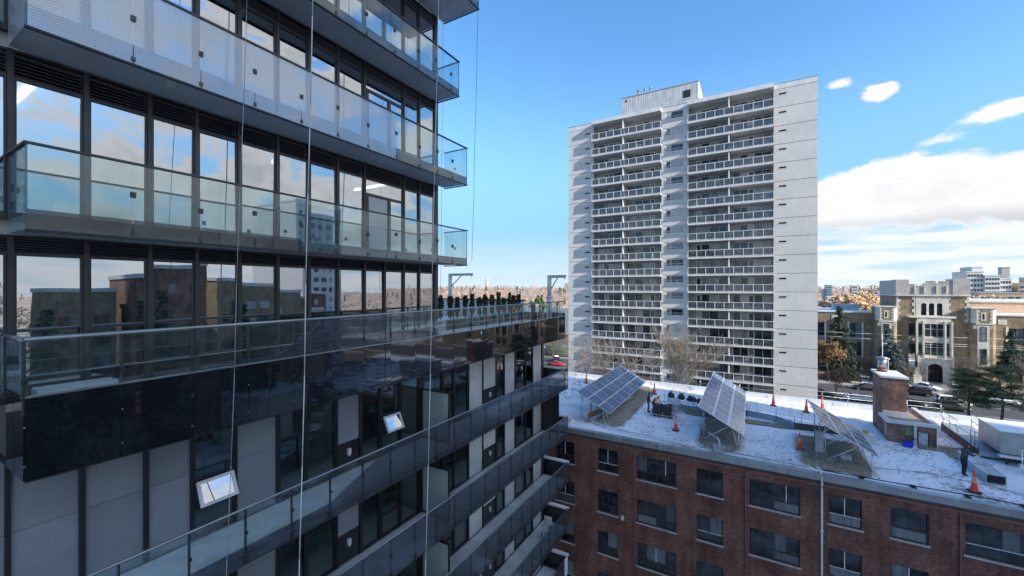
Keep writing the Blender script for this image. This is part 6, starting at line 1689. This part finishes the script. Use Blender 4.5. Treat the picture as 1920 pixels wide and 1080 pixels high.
# ================================================================ unseen blocks and trees to the south, added for shade and window reflections
principled('curtain_wall', (0.20, 0.215, 0.235), 0.5, var=0.15)
principled('curtain_pane', (0.13, 0.145, 0.165), 0.3, rvar=0.3)


def neighbour(label, x0, x1, y0, y1, h, mat, pane='tower_pane'):
    root = empty('apartment_block', ((x0 + x1) / 2, (y0 + y1) / 2, 0), label, 'building', 'neighbouring blocks beyond the right of the view')
    m = MB(); m.box(x0, x1, y0, y1, 0, h); m.build('wall', mat, root)
    z = 3.2; yy = []
    y = y0 + .9
    while y < y1 - 1.6: yy.append(y); y += 2.6
    while z < h - 2:
        for i, y in enumerate(yy): cube('window', pane, root, x0 - .06, x0 - .02, y, y + (1.7 if i % 3 else 1.0), z, z + 1.4)
        cube('window_row', 'far_pane', root, x0 + .8, x1 - .8, y1 + .02, y1 + .06, z, z + 1.4); z += 3.0
    cube('roof_edge', 'concrete_white', root, x0 - .15, x1 + .15, y0 - .15, y1 + .15, h + .01, h + .6)


neighbour('unseen tall grey block added right of the view to shade the near facades', 85.0, 110.0, -40.0, 13.3, 80.0, 'far_grey')  # out of view, placed and sized to block the sun from facades and roof
rn_ = random.Random(4)
for i, (x0, y0, w_, d_, h_, mt_) in enumerate(((60, 15.5, 9, 8.5, 23, 'brick_tan'), (56, 25.5, 12, 9, 25.0, 'brick_red'), (60, 38, 9, 12, 22.5, 'brick_tan'), (76, 27, 10, 9, 20, 'curtain_wall'), (38, 30, 8, 7, 7, 'white_wall'), (72, 52, 10, 12, 21, 'brick_red'), (94, 44, 14, 14, 19, 'concrete'), (84, 64, 8, 10, 10, 'brick_red'))):
    neighbour(['tan brick', 'red brick', 'long tan', 'dark grey', 'small white', 'long red', 'large concrete', 'far red'][i] + ' block right of the view, unseen, added for the facade to reflect', x0, x0 + w_, y0, y0 + d_, h_, mt_)  # invented surroundings that fill and darken the reflections in the glass
for i, (x, y, h_) in enumerate(((33, 14, 12), (36, 23, 14), (48, 29, 13), (41, 41, 15), (70, 38, 14))):
    bare_tree(['nearest', 'second', 'third', 'fourth', 'farthest'][i] + ' bare tree right of the view, unseen, added for the facade to reflect', x, y, h_, 80 + i, 'bark', 'bark_frost', .9, 5, 'bare trees beyond the right of the view')  # unseen trees, added as reflection filler
for i, (x, y, h_) in enumerate(((40, 11.5, 21.5), (43, 16.5, 19.0), (46, 22.5, 22.5), (44, 33.0, 20.0))):
    spruce(['first', 'second', 'third', 'fourth'][i] + ' tall spruce right of the view, unseen, added to darken window reflections', x, y, h_, 4.4, 90 + i, 'needle', dens=1.6)  # unseen evergreens, added so the terrace windows reflect something dark
neighbour('white tower block far to the right of the view, mirrored in the terrace windows', 92.0, 112.0, 70.0, 84.0, 46.0, 'concrete_white')
neighbour('low tan block far right of the view, unseen, added for the facade to reflect', 70.0, 86.0, 36.0, 62.0, 17.0, 'far_tan')  # one more unseen block, added only for the reflections
